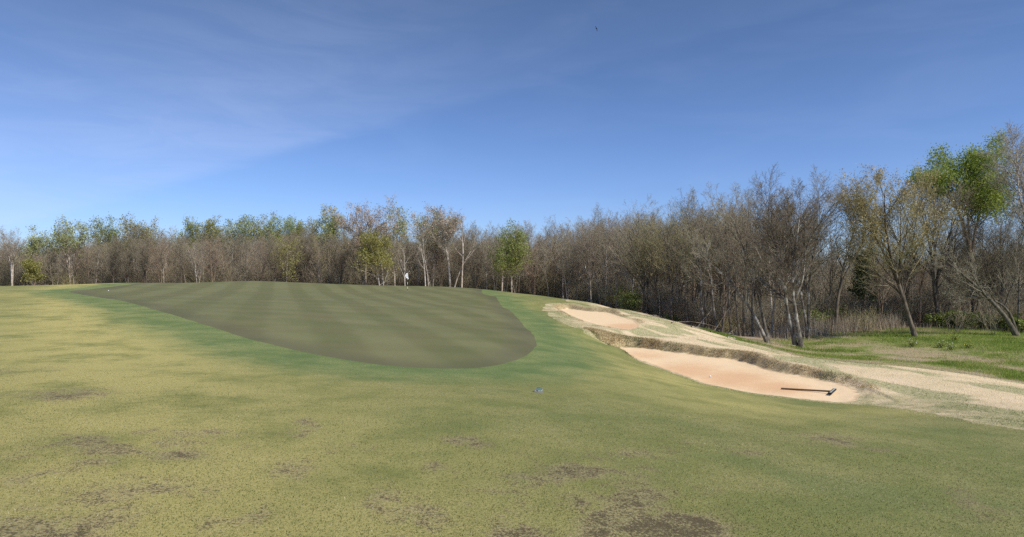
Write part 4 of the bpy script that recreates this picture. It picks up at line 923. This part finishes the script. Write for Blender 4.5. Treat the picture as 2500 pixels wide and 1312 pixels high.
for q, (a, c, lab) in enumerate([((1640, 790), (1705, 783), 'long dark fallen branch across the brown slope'), ((1688, 800), (1740, 804), 'fallen branch lying level near the slim trio of trees'), ((1770, 818), (1812, 814), 'fallen branch at the foot of the slim trio'),
        ((1776, 826), (1800, 830), 'short pale stick at the bottom of the brown slope'), ((1735, 812), (1768, 806), 'thin fallen branch in the litter left of the trio'), ((1810, 832), (1856, 838), 'dark fallen branch beside the leaning double trunk'), ((1595, 772), (1650, 778), 'grey fallen branch at the left end of the brown slope')]):
    make_log([gp(*a), gp((a[0] + c[0]) / 2, (a[1] + c[1]) / 2 , .05), gp(*c)], .035, lab, B_PALE if q in (3, 1) else B_GREY, 10 + q)
b = gp(1944, 848, .0); make_log([b + [-.75, -.1, .05], b + [-.2, -.15, .09], b + [.3, -.1, .05]], .07, 'sawn wood piece lying at the foot of the twin-trunked tree', B_WARM, 30, 'fallen_log', 'log', 1)

# ------------------------------------------------------------------ flagstick, rake, balls, sprinkler, bird
def plain(name, c, rough=.5, noise_=.1):
    m, t, bs = new_mat(name, rough); n = t.noise(t.n.new('ShaderNodeTexCoord').outputs['Object'], 14.0, 3)
    t.l.new(t.mix(t.math('MULTIPLY', n, noise_), c, tuple(v * .6 for v in c)), bs.inputs['Base Color']); return m
M_WHITE = plain('white paint', (.80, .80, .78)); M_BLACK = plain('black paint', (.02, .02, .022)); M_CLOTH = plain('white flag cloth', (.82, .82, .82), .8); M_INK = plain('grey print', (.22, .22, .25)); M_WOOD = plain('dark stained wood', (.12, .08, .048), .6, .6)
M_TEAL = plain('teal plastic', (.09, .15, .12), .9, .4); M_GREYP = plain('grey plastic', (.17, .17, .155), .9, .5); M_STEEL = plain('dull white metal', (.33, .35, .33), .4)
def lathe(name, prof, mat, parent=None, S=16, loc=None, smooth=True):
    prof = np.array(prof); K = len(prof); th = np.arange(S) * 2 * np.pi / S
    V = np.stack([prof[:, :1] * np.cos(th), prof[:, :1] * np.sin(th), np.repeat(prof[:, 1:], S, 1)], -1).reshape(-1, 3)
    i = np.arange(K - 1)[:, None] * S; j = np.arange(S)[None]; j2 = (j + 1) % S
    Q = np.stack([i + j, i + j2, i + S + j2, i + S + j], -1).reshape(-1, 4)
    return link(name, np_mesh(name, V, quads=Q, smooth=smooth, mat=mat), parent, loc)

fb = np.array(hit(995, 711, 40, 90)); fb = np.array([fb[0], fb[1], zat(*fb)]); fs = fb[1] / F
flagpole = link('flagstick', None, loc=fb); tag(flagpole, 'golf flagstick with black and white bands and a limp white flag on the green', 'flagstick')
lathe('hole_cup', [(.054, .012), (.054, -.06), (.0, -.06)], M_WHITE, flagpole)
Hp = 43.5 * fs; nb = 8
for k in range(nb):
    z0, z1 = Hp * k / nb, Hp * (k + 1) / nb
    lathe('pole_band', [(.0225, z0), (.0225, z1)], M_BLACK if k % 2 == 0 and k < 6 else M_WHITE, flagpole, 10)
lathe('pole_cap', [(.024, Hp), (.02, Hp + .03), (0, Hp + .04)], M_WHITE, flagpole, 10)
nu, nv = 9, 12; V = []
for i in range(nv):
    v = i / (nv - 1)
    for j in range(nu):
        q = j / (nu - 1); wid = .05 + .21 * math.sin(math.pi * min(1, v * 1.05 + .12)) ** .8
        V.append((.02 + (-q * wid + .10 * v * v) + .012 * math.sin(9 * q + 3 * v), -.05 * math.sin(7 * q + 2 * v) * q - .02, Hp - .02 - v * 14 * fs - .06 * q * math.sin(math.pi * v)))
Q = [(i * nu + j, i * nu + j + 1, (i + 1) * nu + j + 1, (i + 1) * nu + j) for i in range(nv - 1) for j in range(nu - 1)]
fl = link('flag', np_mesh('flag', V, quads=Q, mat=M_CLOTH), flagpole)
sm = fl.modifiers.new('thickness', 'SOLIDIFY'); sm.thickness = .004
lathe('emblem', [(.045, .0), (.045, .006), (.03, .008), (0, .008)], M_INK, fl, 12, (-.08, -.095, Hp - 7.6 * fs)).rotation_euler = (math.radians(90), 0, 0)

def plane3(px, py, z): q = plane_hit(px, py, z); return np.array([q[0], q[1], z])
hA, hB = plane3(1907, 949, SZ1 + .03), plane3(2031, 956, SZ1 + .07); e0, e1 = plane3(2026, 961, SZ1 + .06), plane3(2038, 950.5, SZ1 + .06)
rake = link('bunker_rake', None, loc=hB); tag(rake, 'bunker rake with dark handle and black-rimmed head lying on the sand', 'rake')
def bar(name, a, c, w, h, mat, parent, origin):
    a = np.array(a) - origin; c = np.array(c) - origin; t_ = unit(c - a); s = unit(np.cross(t_, [0, 0, 1.])) * w / 2; u_ = np.array([0, 0, h / 2])
    V = [p + i * s + j * u_ for p in (a, c) for i, j in ((-1, -1), (1, -1), (1, 1), (-1, 1))]
    o = link(name, np_mesh(name, V, quads=[(0, 1, 2, 3), (7, 6, 5, 4), (0, 4, 5, 1), (1, 5, 6, 2), (2, 6, 7, 3), (3, 7, 4, 0)], smooth=False, mat=mat), parent)
    bv = o.modifiers.new('edge', 'BEVEL'); bv.width = min(w, h) * .2; return o
V, Qd = tube_mesh([(bend([hA - hB, (hA - hB) * .5, (0, 0, 0)], 6)[None], np.full((1, 6), .024), 8)]); link('handle', np_mesh('handle', V, quads=Qd, mat=M_WOOD), rake)
t_ = unit(e1 - e0); s_ = unit(np.cross(t_, [0, 0, 1.])) * .032
bar('head_rim', e0 + s_, e1 + s_, .026, .04, M_BLACK, rake, hB); bar('head_rim', e0 - s_, e1 - s_, .026, .04, M_BLACK, rake, hB)
bar('head_rim', e0 - s_ * 1.5, e0 + s_ * 1.5, .04, .05, M_BLACK, rake, hB); bar('head_bar', e0, e1, .040, .058, M_STEEL, rake, hB)
tooth = None
for k in range(12):
    p = e0 + (e1 - e0) * (k + .5) / 12 - hB
    if tooth is None: tooth = lathe('tooth', [(.008, .0), (.005, -.06), (0, -.065)], M_BLACK, rake, 6, p)
    else:
        o = tooth.copy(); COL.objects.link(o); o.location = tuple(p); o.parent = rake

def ball(px, py, z, label, d0=10):
    if z is None: b = hit(px, py, d0, 90); b = np.array([b[0], b[1], zat(*b)])
    else: b = plane3(px, py, z)
    a = np.linspace(-math.pi / 2, math.pi / 2, 9); r = .0235 + .0002 * b[1]
    tag(lathe('golf_ball', np.c_[np.cos(a) * r, np.sin(a) * r + r * .95], M_WHITE, None, 14, b), label, 'golf ball', 'golf balls')
ball(1734, 921, SZ1 + .01, 'white golf ball lying in the sand of the lower bunker')
ball(265, 711, None, 'white golf ball on the far left end of the green')

sb = hit(1315, 957); sb = np.array([sb[0], sb[1], zat(*sb)])
spr = link('sprinkler_head', None, loc=sb); tag(spr, 'round grey sprinkler head with a tilted teal lid set in the turf', 'sprinkler')
lathe('housing', [(.0, .004), (.05, .006), (.058, .016), (.078, .020), (.088, .012), (.090, -.03)], M_GREYP, spr, 24, (-.012, -.03, .004))
lid = lathe('lid', [(0, .014), (.042, .012), (.052, .006), (.054, -.006), (0, -.006)], M_TEAL, spr, 24, (.014, .045, .032)); lid.rotation_euler = (math.radians(22), math.radians(10), 0)
rim = lathe('lid_rim', [(.052, -.004), (.058, .0), (.058, .008), (.052, .010)], M_STEEL, spr, 24, (.014, .045, .032)); rim.rotation_euler = lid.rotation_euler
for k, (ox, oy) in enumerate([(-.05, -.035), (.0, -.06), (.045, -.045)]): lathe('screw', [(.011, .014), (.009, .026), (0, .028)], M_STEEL, spr, 8, (ox, oy, .006))

bd = 150.0; bc = at(1456.5, 70, bd); bird = link('soaring_bird', None, loc=bc); tag(bird, 'dark bird gliding high in the open sky with wings banked', 'bird')
M_BIRD = plain('black feathers', (.012, .012, .015), .8)
span = np.array([.36, .5, -.62]); span /= np.linalg.norm(span); fwd = unit(np.cross(span, [0.75, 0, .55])); upb = np.cross(span, fwd)
def loc3(a, f_, u_): return span * a + fwd * f_ + upb * u_
P = bend([loc3(0, -.34, 0), loc3(0, 0, 0), loc3(0, .33, .01)], 9)[None]; R = np.array([[.02, .06, .085, .095, .095, .085, .055, .05, .02]])
V, Qd = tube_mesh([(P, R, 10)]); link('body', np_mesh('body', V, quads=Qd, mat=M_BIRD), bird)
for sgn in (-1, 1):
    L = []
    for k in range(8):
        q = k / 7; a = sgn * (.05 + .62 * q); ch = .26 * (1 - .5 * q ** 2); fw = .10 - .10 * q ** 2; dih = .12 * q
        L += [loc3(a, fw + ch * .4, dih), loc3(a, fw - ch * .6, dih), loc3(a, fw - ch * .6, dih - .012), loc3(a, fw + ch * .35, dih - .025)]
    Q = [(k * 4 + i, k * 4 + (i + 1) % 4, k * 4 + 4 + (i + 1) % 4, k * 4 + 4 + i) for k in range(7) for i in range(4)] + [(28, 29, 30, 31), (3, 2, 1, 0)]
    link('wing', np_mesh('wing', L, quads=Q, mat=M_BIRD), bird)
Vt = [loc3(-.04, -.28, 0), loc3(.04, -.28, 0), loc3(.11, -.56, 0), loc3(-.11, -.56, 0), loc3(-.04, -.28, -.02), loc3(.04, -.28, -.02), loc3(.11, -.56, -.015), loc3(-.11, -.56, -.015)]
link('tail', np_mesh('tail', Vt, quads=[(0, 1, 2, 3), (7, 6, 5, 4), (0, 4, 5, 1), (1, 5, 6, 2), (2, 6, 7, 3), (3, 7, 4, 0)], smooth=False, mat=M_BIRD), bird)
